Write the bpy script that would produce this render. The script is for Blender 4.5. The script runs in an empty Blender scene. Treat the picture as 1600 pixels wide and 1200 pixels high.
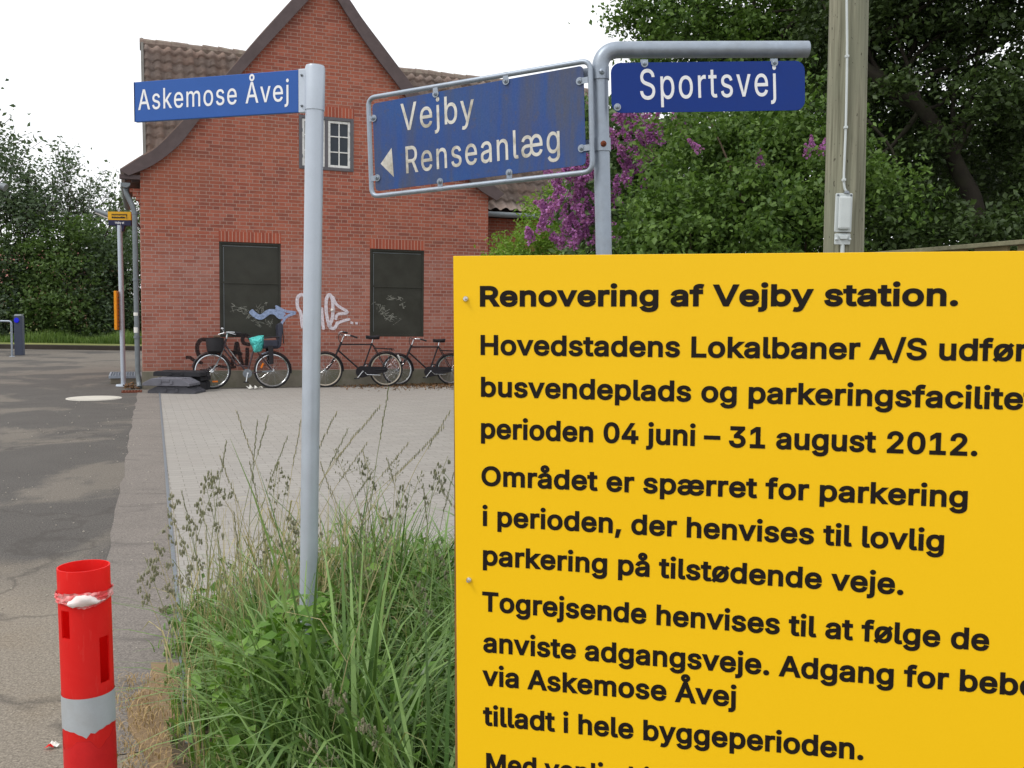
import bpy, bmesh, math, random, json, zlib, base64
import numpy as np
from mathutils import Vector, Matrix, Euler
from mathutils.geometry import tessellate_polygon
R = math.radians
SC = bpy.context.scene
COL = SC.collection

# ------------------------------------------------------------------ camera
F = 1480.0                      # focal length in pixels of the 1600 px wide photograph
PITCH, ROLL, CAMZ = R(4.33), 0.014, 1.5
cam_data = bpy.data.cameras.new('camera'); cam = bpy.data.objects.new('camera', cam_data); COL.objects.link(cam)
cam_data.sensor_width = 36; cam_data.lens = 36*F/1600; cam_data.clip_start = 0.05; cam_data.clip_end = 2000
CM = Matrix.Rotation(math.pi/2-PITCH, 3, 'X') @ Matrix.Rotation(ROLL, 3, 'Z')
cam.matrix_world = Matrix.Translation((0, 0, CAMZ)) @ CM.to_4x4()
SC.camera = cam
cam_data.dof.use_dof = False

# ------------------------------------------------------------------ sky, sun, exposure
SUN_EL, SUN_ROT = R(52), R(-120)   # sun to the left, a little behind the camera
w = bpy.data.worlds.new('World'); SC.world = w; w.use_nodes = True
nt = w.node_tree; nt.nodes.clear()
o_ = nt.nodes.new('ShaderNodeOutputWorld'); bg = nt.nodes.new('ShaderNodeBackground')
sky = nt.nodes.new('ShaderNodeTexSky'); sky.sky_type = 'NISHITA'; sky.sun_disc = False
sky.sun_elevation = SUN_EL; sky.sun_rotation = SUN_ROT; sky.dust_density = 3
mixn = nt.nodes.new('ShaderNodeMixRGB'); mixn.inputs[0].default_value = 0.88
cl = nt.nodes.new('ShaderNodeTexNoise'); cl.inputs['Scale'].default_value = 1.6; cl.inputs['Detail'].default_value = 5
cr = nt.nodes.new('ShaderNodeValToRGB')
cr.color_ramp.elements[0].color = (10.2, 10.4, 10.8, 1); cr.color_ramp.elements[1].color = (12.6, 12.6, 12.6, 1)
nt.links.new(cl.outputs[0], cr.inputs[0])
nt.links.new(sky.outputs[0], mixn.inputs[1]); nt.links.new(cr.outputs[0], mixn.inputs[2])
nt.links.new(mixn.outputs[0], bg.inputs[0]); bg.inputs[1].default_value = 0.1
nt.links.new(bg.outputs[0], o_.inputs[0])
sl = bpy.data.lights.new('sun', 'SUN'); sl.energy = 1.3; sl.angle = R(14); sl.color = (1, .965, .91)
so = bpy.data.objects.new('sun', sl); COL.objects.link(so)
sdir = Vector((math.sin(SUN_ROT)*math.cos(SUN_EL), math.cos(SUN_ROT)*math.cos(SUN_EL), math.sin(SUN_EL)))
so.rotation_euler = sdir.to_track_quat('Z', 'Y').to_euler(); so.location = (-10, -5, 20)
SC.view_settings.view_transform = 'Standard'; SC.view_settings.look = 'None'
SC.view_settings.exposure = 0.3; SC.view_settings.gamma = 1.0
SC.render.resolution_x, SC.render.resolution_y = 1024, 768
SC.cycles.max_bounces = 6; SC.cycles.transparent_max_bounces = 6

# ------------------------------------------------------------------ measuring helpers
def ray(px, py): return CM @ Vector(((px-800)/F, -(py-600)/F, -1))
def gp(px, py, z=0.0):
    d = ray(px, py); t = (z-CAMZ)/d.z; return Vector((d.x*t, d.y*t, z))
def dp(px, py, Y):
    d = ray(px, py); t = Y/d.y; return Vector((d.x*t, Y, CAMZ+d.z*t))
def pl(px, py, P, n):
    d = ray(px, py); c = Vector((0, 0, CAMZ)); t = (P-c).dot(n)/d.dot(n); return c+d*t

# ------------------------------------------------------------------ object helpers
WM = {}
def setp(o, label=None, cat=None, group=None, kind=None):
    for k, v in (('label', label), ('category', cat), ('group', group), ('kind', kind)):
        if v: o[k] = v
    return o
def thing(name, label, cat, loc=(0, 0, 0), rotz=0.0, group=None):
    o = bpy.data.objects.new(name, None); COL.objects.link(o); o.empty_display_size = .2
    o.location = loc; o.rotation_euler = (0, 0, rotz)
    WM[o] = Matrix.Translation(loc) @ Matrix.Rotation(rotz, 4, 'Z')
    return setp(o, label, cat, group)
def linkmesh(name, me, parent=None, mats=(), label=None):
    o = bpy.data.objects.new(name, me); COL.objects.link(o)
    for m in mats: me.materials.append(m)
    if parent is not None:
        o.parent = parent; WM[o] = WM[parent]
    else: WM[o] = Matrix.Identity(4)
    if label: o['label'] = label
    return o
def ortho(d):
    d = d.normalized(); a = Vector((0, 0, 1)) if abs(d.z) < .9 else Vector((1, 0, 0))
    x = d.cross(a).normalized(); return x, x.cross(d).normalized()
class MB:
    def __init__(s): s.v = []; s.f = []; s.mi = []; s.m = 0
    def add(s, vs, fs):
        b = len(s.v); s.v += [Vector(p) for p in vs]; s.f += [tuple(i+b for i in f) for f in fs]; s.mi += [s.m]*len(fs)
    def box(s, c, size, rot=None, top=1.0):
        c = Vector(c); h = Vector(size)/2; vs = []
        for z in (-1, 1):
            k = top if z > 0 else 1
            for x, y in ((-1, -1), (1, -1), (1, 1), (-1, 1)):
                p = Vector((x*h.x*k, y*h.y*k, z*h.z)); p = rot @ p if rot is not None else p; vs.append(c+p)
        s.add(vs, [(3, 2, 1, 0), (4, 5, 6, 7), (0, 1, 5, 4), (1, 2, 6, 5), (2, 3, 7, 6), (3, 0, 4, 7)])
    def tube(s, pts, r, n=12, cap=True, closed=False):
        pts = [Vector(p) for p in pts]; N = len(pts); rs = r if isinstance(r, (list, tuple)) else [r]*N
        x = None; rings = []
        for i, p in enumerate(pts):
            if closed: d = pts[(i+1) % N]-pts[i-1]
            else: d = pts[min(i+1, N-1)]-pts[max(i-1, 0)]
            if d.length < 1e-9: d = Vector((0, 0, 1))
            d.normalize()
            if x is None: x, y = ortho(d)
            else:
                x = (x-d*x.dot(d)).normalized(); y = x.cross(d)
            rings.append([p+(x*math.cos(2*math.pi*k/n)+y*math.sin(2*math.pi*k/n))*rs[i] for k in range(n)])
        vs = [q for g in rings for q in g]; fs = []
        for i in range(N if closed else N-1):
            a, b = i*n, ((i+1) % N)*n
            for k in range(n): fs.append((a+k, a+(k+1) % n, b+(k+1) % n, b+k))
        if cap and not closed: fs += [tuple(range(n))[::-1], tuple(range((N-1)*n, N*n))]
        s.add(vs, fs)
    def cyl(s, a, b, r, n=16): s.tube([a, b], r, n)
    def lathe(s, prof, c=(0, 0, 0), n=24, axis='Z'):
        c = Vector(c); vs = []; fs = []
        for (r, z) in prof:
            for k in range(n):
                a = 2*math.pi*k/n; p = (r*math.cos(a), r*math.sin(a), z)
                if axis == 'Y': p = (p[0], p[2], p[1])
                vs.append(c+Vector(p))
        for i in range(len(prof)-1):
            for k in range(n): fs.append((i*n+k, i*n+(k+1) % n, (i+1)*n+(k+1) % n, (i+1)*n+k))
        s.add(vs, fs)
    def ball(s, c, r, n=8, m=5):
        r = r if hasattr(r, '__len__') else (r, r, r); vs = []; fs = []
        for i in range(m+1):
            t = math.pi*i/m
            for k in range(n):
                a = 2*math.pi*k/n
                vs.append(Vector(c)+Vector((r[0]*math.sin(t)*math.cos(a), r[1]*math.sin(t)*math.sin(a), r[2]*math.cos(t))))
        for i in range(m):
            for k in range(n): fs.append((i*n+k, (i+1)*n+k, (i+1)*n+(k+1) % n, i*n+(k+1) % n))
        s.add(vs, fs)
    def prism(s, poly, d):            # poly: 3-D points of a flat outline, d: extrusion vector
        poly = [Vector(p) for p in poly]; d = Vector(d); n = len(poly)
        s.add(poly+[p+d for p in poly], [tuple(range(n))[::-1], tuple(range(n, 2*n))] + [(i, (i+1) % n, n+(i+1) % n, n+i) for i in range(n)])
    def strip(s, pts, wid, up):       # flat ribbon; wid may vary
        pts = [Vector(p) for p in pts]; N = len(pts); vs = []
        for i, p in enumerate(pts):
            d = (pts[min(i+1, N-1)]-pts[max(i-1, 0)]).normalized(); sd = d.cross(Vector(up)).normalized()
            ww = wid[i] if hasattr(wid, '__len__') else wid
            vs += [p+sd*ww/2, p-sd*ww/2]
        s.add(vs, [(2*i, 2*i+1, 2*i+3, 2*i+2) for i in range(N-1)])
    def build(s, name, mats, parent=None, smooth=False, bevel=0.0, world=True, label=None, angle=40):
        me = bpy.data.meshes.new(name); vs = s.v
        if parent is not None and world:
            inv = WM[parent].inverted(); vs = [inv @ p for p in vs]
        me.from_pydata([tuple(p) for p in vs], [], s.f)
        mats = mats if isinstance(mats, (list, tuple)) else [mats]
        o = linkmesh(name, me, parent, mats, label)
        if any(s.mi): me.polygons.foreach_set('material_index', s.mi)
        bm = bmesh.new(); bm.from_mesh(me); bmesh.ops.recalc_face_normals(bm, faces=bm.faces[:])
        if bevel: bmesh.ops.bevel(bm, geom=[e for e in bm.edges if len(e.link_faces) == 2 and e.calc_face_angle() > R(30)], offset=bevel, segments=2, affect='EDGES', profile=.6)
        if smooth:
            for f in bm.faces: f.smooth = True
            for e in bm.edges:
                if len(e.link_faces) == 2 and e.calc_face_angle() > R(angle): e.smooth = False
        bm.to_mesh(me); bm.free()
        return o
def smoothpath(pts, k=6, closed=False):
    pts = [Vector(p) for p in pts]; out = []; N = len(pts)
    for i in range(N if closed else N-1):
        if closed: p0, p1, p2, p3 = pts[i-1], pts[i], pts[(i+1) % N], pts[(i+2) % N]
        else: p0, p1, p2, p3 = pts[max(i-1, 0)], pts[i], pts[i+1], pts[min(i+2, N-1)]
        for j in range(k):
            t = j/k
            out.append(.5*((2*p1)+(p2-p0)*t+(2*p0-5*p1+4*p2-p3)*t*t+(3*p1-p0-3*p2+p3)*t**3))
    if not closed: out.append(pts[-1])
    return out
def fillet(pts, r, k=5):              # polyline with rounded corners
    pts = [Vector(p) for p in pts]; out = [pts[0]]
    for i in range(1, len(pts)-1):
        a, b, c = pts[i-1], pts[i], pts[i+1]; u = (a-b).normalized(); v = (c-b).normalized()
        d = min(r, (a-b).length*.45, (c-b).length*.45)
        for j in range(k+1):
            t = j/k; out.append((b+u*d)*(1-t)**2+b*2*t*(1-t)+(b+v*d)*t*t)
    out.append(pts[-1]); return out
def npmesh(name, V, Fc, mats, parent=None, mi=None, smooth=False):
    me = bpy.data.meshes.new(name); V = np.asarray(V, dtype=np.float32); Fc = np.asarray(Fc, dtype=np.int32)
    if parent is not None:
        inv = np.array(WM[parent].inverted()); V = V @ inv[:3, :3].T.astype(np.float32)+inv[:3, 3].astype(np.float32)
    k = Fc.shape[1]
    me.vertices.add(len(V)); me.vertices.foreach_set('co', V.ravel())
    me.loops.add(Fc.size); me.loops.foreach_set('vertex_index', Fc.ravel())
    me.polygons.add(len(Fc)); me.polygons.foreach_set('loop_start', np.arange(0, Fc.size, k, dtype=np.int32))
    try: me.polygons.foreach_set('loop_total', np.full(len(Fc), k, dtype=np.int32))
    except Exception: pass
    if mi is not None: me.polygons.foreach_set('material_index', np.asarray(mi, dtype=np.int32))
    if smooth: me.polygons.foreach_set('use_smooth', np.ones(len(Fc), dtype=bool))
    me.update(); me.validate()
    return linkmesh(name, me, parent, mats if isinstance(mats, (list, tuple)) else [mats])

# ------------------------------------------------------------------ materials
def srgb(r, g, b):
    return tuple(((c/255)/12.92 if c/255 < .04045 else ((c/255+.055)/1.055)**2.4) for c in (r, g, b))+(1,)
class NT:
    def __init__(s, name):
        s.mat = bpy.data.materials.new(name); s.mat.use_nodes = True; s.t = s.mat.node_tree; s.t.nodes.clear()
        s.out = s.n('ShaderNodeOutputMaterial'); s.b = s.n('ShaderNodeBsdfPrincipled'); s.l(s.b.outputs[0], s.out.inputs[0])
        s.b.inputs['Specular IOR Level'].default_value = .22
    def n(s, t, **k):
        q = s.t.nodes.new(t)
        for a, b in k.items():
            if hasattr(q, a) and a not in ('Scale',): setattr(q, a, b)
        return q
    def l(s, a, b): s.t.links.new(a, b)
    def co(s, scale=(1, 1, 1), kind='Object', rot=(0, 0, 0), loc=(0, 0, 0)):
        c = s.n('ShaderNodeTexCoord'); m = s.n('ShaderNodeMapping'); s.l(c.outputs[kind], m.inputs[0])
        m.inputs['Scale'].default_value = scale; m.inputs['Rotation'].default_value = rot; m.inputs['Location'].default_value = loc
        return m.outputs[0]
    def noise(s, vec, scale, detail=4, rough=.55, dist=0):
        q = s.n('ShaderNodeTexNoise'); q.inputs['Scale'].default_value = scale; q.inputs['Detail'].default_value = detail
        q.inputs['Roughness'].default_value = rough; q.inputs['Distortion'].default_value = dist
        if vec is not None: s.l(vec, q.inputs['Vector'])
        return q.outputs[0]
    def ramp(s, fac, stops):
        q = s.n('ShaderNodeValToRGB'); s.l(fac, q.inputs[0]); e = q.color_ramp.elements
        while len(e) < len(stops): e.new(.5)
        for i, (p, c) in enumerate(stops):
            e[i].position = p; e[i].color = c if hasattr(c, '__len__') else (c, c, c, 1)
        return q.outputs[0]
    def mix(s, f, a, b, mode='MIX'):
        q = s.n('ShaderNodeMixRGB', blend_type=mode)
        for i, x in enumerate((f, a, b)):
            if hasattr(x, 'links'): s.l(x, q.inputs[i])
            else: q.inputs[i].default_value = x
        return q.outputs[0]
    def math(s, op, a, b=0.0):
        q = s.n('ShaderNodeMath', operation=op)
        for i, x in enumerate((a, b)):
            if hasattr(x, 'links'): s.l(x, q.inputs[i])
            else: q.inputs[i].default_value = x
        return q.outputs[0]
    def bump(s, h, strength=.3, dist=.01):
        q = s.n('ShaderNodeBump'); q.inputs['Strength'].default_value = strength; q.inputs['Distance'].default_value = dist
        s.l(h, q.inputs['Height']); s.l(q.outputs[0], s.b.inputs['Normal'])
    def sep(s, vec):
        q = s.n('ShaderNodeSeparateXYZ'); s.l(vec, q.inputs[0]); return q.outputs
    def comb(s, x, y, z=0.0):
        q = s.n('ShaderNodeCombineXYZ')
        for i, a in enumerate((x, y, z)):
            if hasattr(a, 'links'): s.l(a, q.inputs[i])
            else: q.inputs[i].default_value = a
        return q.outputs[0]
    def fin(s, col=None, rough=None, metal=0.0):
        if col is not None:
            if hasattr(col, 'links'): s.l(col, s.b.inputs['Base Color'])
            else: s.b.inputs['Base Color'].default_value = col
        if rough is not None:
            if hasattr(rough, 'links'): s.l(rough, s.b.inputs['Roughness'])
            else: s.b.inputs['Roughness'].default_value = rough
        s.b.inputs['Metallic'].default_value = metal
        return s.mat
def sc(c, k): return (min(c[0]*k, 1), min(c[1]*k, 1), min(c[2]*k, 1), 1)
def simple(name, c, rough=.6, metal=0.0, var=.18, scale=14, bump=.08, fine=150, dirt=None, dirtamt=.35):
    m = NT(name); v = m.co(); n1 = m.noise(v, scale, 5); n2 = m.noise(v, fine, 3)
    col = m.mix(m.ramp(n1, [(.3, 0.0), (.7, 1.0)]), sc(c, 1-var), sc(c, 1+var))
    col = m.mix(.25, col, m.mix(n2, sc(c, .75), sc(c, 1.2)))
    if dirt:
        d = m.noise(v, scale*.6, 6, .65, .4); col = m.mix(m.math('MULTIPLY', m.ramp(d, [(.45, 0.0), (.7, 1.0)]), dirtamt), col, dirt)
    rr = m.ramp(n1, [(.2, max(rough-.1, .02)), (.8, min(rough+.1, 1))])
    if bump: m.bump(n2, bump, .004)
    return m.fin(col, rr, metal)
def leafmat(name, c, c2, trans=.3, rough=.5):
    m = NT(name); g = m.n('ShaderNodeNewGeometry'); rnd = g.outputs['Random Per Island']
    v = m.co(); big = m.noise(v, .9, 3)
    col = m.mix(rnd, c, c2); col = m.mix(m.ramp(big, [(.35, 0.0), (.65, .35)]), col, sc(c2, 1.25))
    m.fin(col, rough); m.b.inputs['Specular IOR Level'].default_value = .25
    t = m.n('ShaderNodeBsdfTranslucent'); m.l(m.mix(1.0, col, (1.1, 1.25, .6, 1), 'MULTIPLY'), t.inputs[0])
    x = m.n('ShaderNodeMixShader'); x.inputs[0].default_value = trans
    m.l(m.b.outputs[0], x.inputs[1]); m.l(t.outputs[0], x.inputs[2]); m.l(x.outputs[0], m.out.inputs[0])
    return m.mat
GLY = {   # glyph: advance, closed outlines x, y (thousandths)
 ',': (188, ((38,-119,84,-119,137,71,68,71), )),
 '.': (188, ((95,-4,104,-3,113,-1,121,3,128,9,134,16,138,24,140,32,141,41,140,50,138,59,134,66,128,73,121,79,113,83,104,86,95,87,86,86,78,83,70,79,63,73,57,66,53,59,51,50,50,41,51,32,53,23,57,16,63,9,70,3,78,-1,86,-3), )),
 '/': (249, ((235,533,178,533,14,-76,71,-76), )),
 '0': (453, ((227,-7,243,-6,258,-5,272,-1,286,3,299,9,311,16,323,24,334,34,344,44,354,56,363,68,370,82,378,97,384,113,390,130,394,148,398,168,401,188,403,209,405,254,403,299,398,340,394,360,390,378,384,395,378,411,371,426,363,440,354,453,344,464,334,475,323,484,311,492,299,500,286,505,272,510,257,513,243,515,227,516,211,515,196,513,181,510,168,505,154,500,142,492,130,484,119,475,109,464,99,453,91,440,83,426,75,411,69,395,63,378,59,360,55,340,52,320,48,277,48,254,50,209,55,168,59,148,63,130,69,113,75,97,82,82,90,68,99,56,109,44,119,34,130,24,142,16,154,9,168,3,181,-1,196,-5,211,-6), (227,50,217,50,206,52,197,54,187,58,179,62,171,68,163,74,156,81,143,99,132,119,127,131,119,157,114,186,110,219,109,254,110,289,114,322,119,351,123,365,132,389,143,410,149,419,156,428,163,435,171,441,179,447,187,452,197,455,206,458,216,459,227,460,238,459,247,458,257,455,266,452,274,447,282,441,297,428,304,419,311,410,316,400,326,377,334,351,339,322,343,289,344,254,343,219,339,186,334,157,326,131,316,108,310,99,304,89,297,81,283,68,274,62,266,58,257,54,247,52,238,51), )),
 '1': (453, ((391,0,391,55,276,55,276,509,198,509,86,427,86,358,209,448,212,448,212,55,76,55,76,0), )),
 '2': (453, ((64,0,389,0,389,57,153,57,153,60,301,217,343,268,355,285,364,302,371,318,375,331,379,345,380,358,381,383,377,405,374,416,366,436,355,454,341,471,325,485,306,497,285,506,262,512,238,516,212,516,187,512,164,506,143,496,124,484,107,469,92,452,86,442,81,432,76,421,72,410,67,387,66,362,127,362,128,376,130,390,134,402,139,413,146,424,153,433,162,440,172,447,184,453,196,457,210,459,224,460,237,459,250,457,262,454,273,449,284,443,293,436,301,428,308,419,313,408,317,397,319,385,320,371,319,360,318,349,315,338,311,327,299,305,282,282,242,237,64,47), )),
 '3': (453, ((232,-7,260,-3,285,3,309,12,330,24,339,31,356,47,370,66,381,86,385,97,389,109,391,120,393,132,393,157,391,168,386,191,382,202,377,212,371,222,364,232,357,241,348,249,339,257,330,264,308,276,296,281,284,285,270,287,257,289,242,290,221,290,372,461,372,509,70,509,70,452,288,452,288,448,157,299,157,248,214,248,237,245,257,241,275,234,288,226,299,217,308,207,316,196,322,184,326,172,328,158,329,145,328,130,325,116,321,104,315,93,307,83,298,74,287,67,275,61,262,56,248,53,234,51,219,50,204,51,190,52,177,55,165,59,154,64,143,71,134,78,126,87,120,97,115,107,111,119,109,132,44,132,47,108,54,86,58,76,64,66,70,57,85,41,102,27,122,15,144,6,167,-1,192,-6,205,-7), )),
 '4': (453, ((343,105,413,105,413,163,343,163,343,318,282,318,282,163,109,163,109,166,311,509,247,509,40,158,40,105,282,105,282,0,343,0), )),
 'A': (480, ((16,0,85,0,135,142,344,142,395,0,463,0,276,509,201,509), (287,302,324,199,155,199,191,302,213,371,239,456,264,372), )),
 'H': (517, ((60,0,125,0,125,232,392,232,392,0,457,0,457,509,392,509,392,289,125,289,125,509,60,509), )),
 'L': (393, ((60,0,361,0,361,57,125,57,125,509,60,509), )),
 'M': (628, ((60,0,122,0,122,328,120,435,159,321,170,291,286,0,342,0,456,291,498,409,507,436,504,327,504,0,568,0,568,509,476,509,352,187,330,121,315,72,299,123,277,187,152,509,60,509), )),
 'O': (533, ((267,-7,286,-6,303,-4,321,-1,338,4,354,10,369,17,384,25,398,35,411,45,423,57,435,70,445,84,455,99,464,115,472,132,478,150,483,169,488,189,491,210,492,232,493,254,492,277,491,298,488,319,483,339,478,358,472,376,464,393,455,409,445,424,435,438,423,451,411,463,398,474,384,484,369,492,354,500,338,505,321,510,303,513,286,515,267,516,248,515,231,513,213,510,196,505,180,500,165,492,150,484,136,474,123,463,111,451,99,438,89,424,79,409,70,393,62,376,55,358,50,339,46,319,42,298,41,277,40,254,41,232,42,210,46,189,50,169,55,150,62,132,70,115,79,99,89,84,99,70,110,57,123,45,136,35,150,25,165,17,180,9,196,4,213,-1,231,-4,248,-6), (267,53,254,53,241,55,229,57,217,61,206,65,195,70,184,76,174,83,164,91,155,100,147,110,139,120,132,132,125,144,119,157,110,186,107,202,105,219,104,236,103,272,107,306,110,322,115,337,125,364,132,376,139,388,155,409,164,418,174,426,184,433,206,444,217,448,229,452,241,454,254,456,267,456,280,456,292,454,304,452,316,448,327,444,339,439,349,433,369,418,378,409,387,399,395,389,402,377,414,352,419,338,423,323,426,307,428,290,430,272,430,236,428,219,423,186,419,171,414,157,402,132,395,120,387,109,378,100,369,91,359,83,339,70,327,65,316,61,304,57,292,55,280,54), )),
 'R': (449, ((60,0,125,0,125,198,247,198,353,0,428,0,314,209,333,217,354,229,363,236,371,244,378,253,384,261,395,281,403,303,406,315,409,339,409,365,406,389,399,412,395,423,384,443,378,452,371,461,363,469,354,476,333,489,321,494,309,499,282,505,252,509,60,509), (125,255,125,452,244,452,264,450,282,446,298,440,309,433,319,425,327,416,334,405,339,393,342,380,344,367,345,352,344,338,342,324,339,312,334,300,327,290,319,281,309,274,298,267,282,261,265,257,245,255), )),
 'S': (447, ((240,-9,271,-5,285,-2,311,6,335,17,345,23,355,30,364,38,372,46,380,54,392,74,397,84,404,105,406,116,408,127,408,149,406,166,401,183,395,198,387,209,379,220,369,229,359,238,336,252,312,264,264,279,212,293,169,308,158,313,148,319,139,326,131,334,124,342,119,352,116,363,115,376,116,387,119,398,123,408,129,418,136,427,145,435,156,442,167,448,180,453,194,456,209,458,225,459,238,459,250,457,262,455,273,451,283,447,293,443,302,437,310,431,318,424,324,416,329,407,333,398,336,388,337,378,401,378,398,400,396,410,388,430,383,440,377,449,363,465,346,480,327,493,305,503,281,510,268,513,241,516,213,516,186,513,174,510,149,503,127,493,107,480,98,473,82,457,75,448,69,438,64,428,56,407,54,396,52,384,52,372,53,358,55,345,58,332,63,321,69,309,77,299,86,289,96,280,108,272,121,264,135,257,150,250,184,239,272,214,296,205,307,199,316,193,325,186,332,179,338,171,342,161,345,151,346,139,345,126,342,114,336,102,329,92,321,82,311,74,299,66,286,60,261,53,234,49,209,50,194,51,180,55,166,59,154,64,142,71,132,79,123,88,116,98,110,110,106,123,104,137,38,137,41,112,48,90,58,70,71,51,78,42,96,27,106,20,128,9,140,4,165,-3,194,-8,208,-9), )),
 'T': (449, ((32,452,193,452,193,0,257,0,257,452,417,452,417,509,32,509), )),
 'V': (480, ((204,0,278,0,463,509,395,509,290,206,267,138,241,52,215,137,192,206,84,509,16,509), )),
 'a': (389, ((176,-8,190,-6,203,-3,215,1,226,6,236,12,244,18,258,32,268,45,272,52,277,52,277,0,337,0,337,263,334,285,329,304,326,312,315,333,306,343,297,352,286,360,275,367,263,372,251,376,227,382,205,384,176,383,150,379,125,372,108,365,93,357,79,346,66,333,54,318,45,301,41,291,100,274,107,288,118,301,132,313,140,318,159,326,171,329,183,330,196,331,208,330,220,329,230,326,240,322,248,317,256,311,262,305,267,297,271,288,274,279,275,268,276,255,275,248,273,243,270,238,265,235,259,232,244,228,178,220,125,211,100,204,89,199,67,187,58,179,50,171,43,161,38,150,34,137,31,124,30,108,31,88,36,69,43,53,53,38,65,25,79,14,94,5,112,-2,130,-6,150,-9), (170,45,159,46,139,49,130,52,122,56,114,60,108,66,102,72,98,79,94,87,93,96,92,105,93,115,95,124,98,132,103,139,109,145,117,151,134,159,175,168,200,171,231,176,265,184,273,188,276,190,276,138,275,126,272,115,268,104,263,93,256,83,248,74,239,66,228,59,215,53,202,49,187,46), )),
 'b': (424, ((229,-8,242,-8,255,-6,268,-4,280,0,291,4,302,10,313,16,323,23,332,31,341,40,349,50,357,61,370,84,375,97,380,111,386,140,388,156,390,189,390,206,386,237,380,266,370,293,357,316,349,327,341,337,332,346,323,354,313,361,302,367,291,372,280,376,268,380,255,382,243,384,229,384,212,383,197,381,183,378,171,373,152,360,144,353,137,346,118,319,114,319,114,509,53,509,53,0,112,0,112,59,118,59,138,31,145,24,153,17,172,4,184,-1,197,-5,213,-7), (210,47,193,50,176,56,169,60,155,70,143,83,133,98,125,115,119,134,115,155,113,177,113,201,115,223,119,244,125,263,133,280,143,294,154,307,168,317,184,324,201,329,220,330,240,329,257,324,273,316,287,306,298,293,308,278,316,261,322,242,326,222,328,200,328,178,326,156,322,136,316,117,312,108,303,91,292,78,279,66,272,61,257,53,239,48,230,47), )),
 'c': (396, ((221,-8,235,-6,248,-4,261,-1,273,3,296,14,306,21,316,29,325,37,334,46,341,56,348,67,354,78,359,90,363,102,304,117,299,102,292,89,282,76,271,66,258,58,235,49,217,46,197,46,177,50,168,53,160,56,152,61,138,72,126,85,116,100,108,117,102,136,98,156,96,176,96,198,98,219,102,239,108,258,116,276,126,291,138,304,152,315,168,323,187,328,196,330,217,330,234,327,250,322,264,315,276,306,286,295,294,283,301,269,303,262,362,277,358,289,353,301,347,312,340,322,324,340,315,349,305,356,295,362,284,368,260,377,247,380,234,382,207,384,193,383,179,382,165,380,153,376,140,372,128,366,117,360,106,352,96,344,87,335,78,325,70,315,56,291,50,278,45,265,41,250,38,236,36,220,34,187,36,155,41,125,45,111,50,98,56,85,63,73,70,62,87,41,96,32,106,24,117,16,128,10,140,4,153,0,166,-4,179,-6,193,-8), )),
 'd': (424, ((195,-8,212,-7,227,-5,241,-1,252,4,263,10,280,24,287,31,307,59,313,59,313,0,372,0,372,509,311,509,311,319,306,319,298,332,280,353,273,360,264,367,253,373,241,378,227,382,213,383,196,384,170,382,157,380,145,376,134,372,122,367,112,361,102,354,93,346,84,337,76,327,68,316,55,293,49,280,45,266,41,252,38,237,34,206,34,189,36,156,41,125,45,111,49,97,61,72,68,61,75,50,83,40,92,31,101,23,111,16,122,10,133,4,145,0,157,-4,169,-6,182,-8), (195,47,176,50,168,53,160,57,152,61,138,71,127,84,117,99,105,126,100,146,97,167,96,189,97,211,100,232,105,252,112,270,121,286,132,300,145,311,160,320,168,324,185,328,205,330,224,328,241,324,256,317,270,307,282,294,292,280,300,263,306,244,310,223,312,201,312,177,310,155,305,134,295,106,286,90,276,77,263,65,248,56,232,50,214,47), )),
 'e': (404, ((223,-8,244,-6,264,-2,283,4,307,17,322,27,335,39,346,52,355,67,362,83,365,91,306,105,297,88,291,80,278,67,271,61,263,57,244,50,234,48,212,46,193,47,175,51,159,57,151,61,137,71,125,84,115,98,110,106,103,124,99,144,96,169,371,169,371,208,368,235,364,260,357,282,348,302,338,319,326,334,312,347,297,358,282,367,266,374,249,379,223,383,205,384,191,383,177,382,163,380,151,376,138,371,126,366,104,352,94,343,85,334,76,324,68,314,55,290,49,277,41,249,38,234,34,203,34,187,36,155,38,140,41,125,45,111,50,98,62,73,69,62,77,51,86,41,96,32,106,24,117,16,129,10,141,4,154,0,167,-4,182,-6,196,-8), (309,221,96,221,98,237,103,254,109,270,116,283,125,294,135,304,146,313,161,322,177,327,195,330,215,330,232,327,249,322,263,314,274,305,283,294,291,283,298,269,304,251,308,233), )),
 'f': (254, ((81,379,6,379,6,327,81,327,81,0,142,0,142,327,228,327,228,379,142,379,142,419,143,432,145,443,149,452,154,460,161,466,171,470,182,473,195,474,215,472,227,468,243,521,222,527,206,529,187,530,174,529,161,527,148,524,135,519,124,512,113,505,104,496,96,486,89,474,85,461,82,447,81,432), )),
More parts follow.
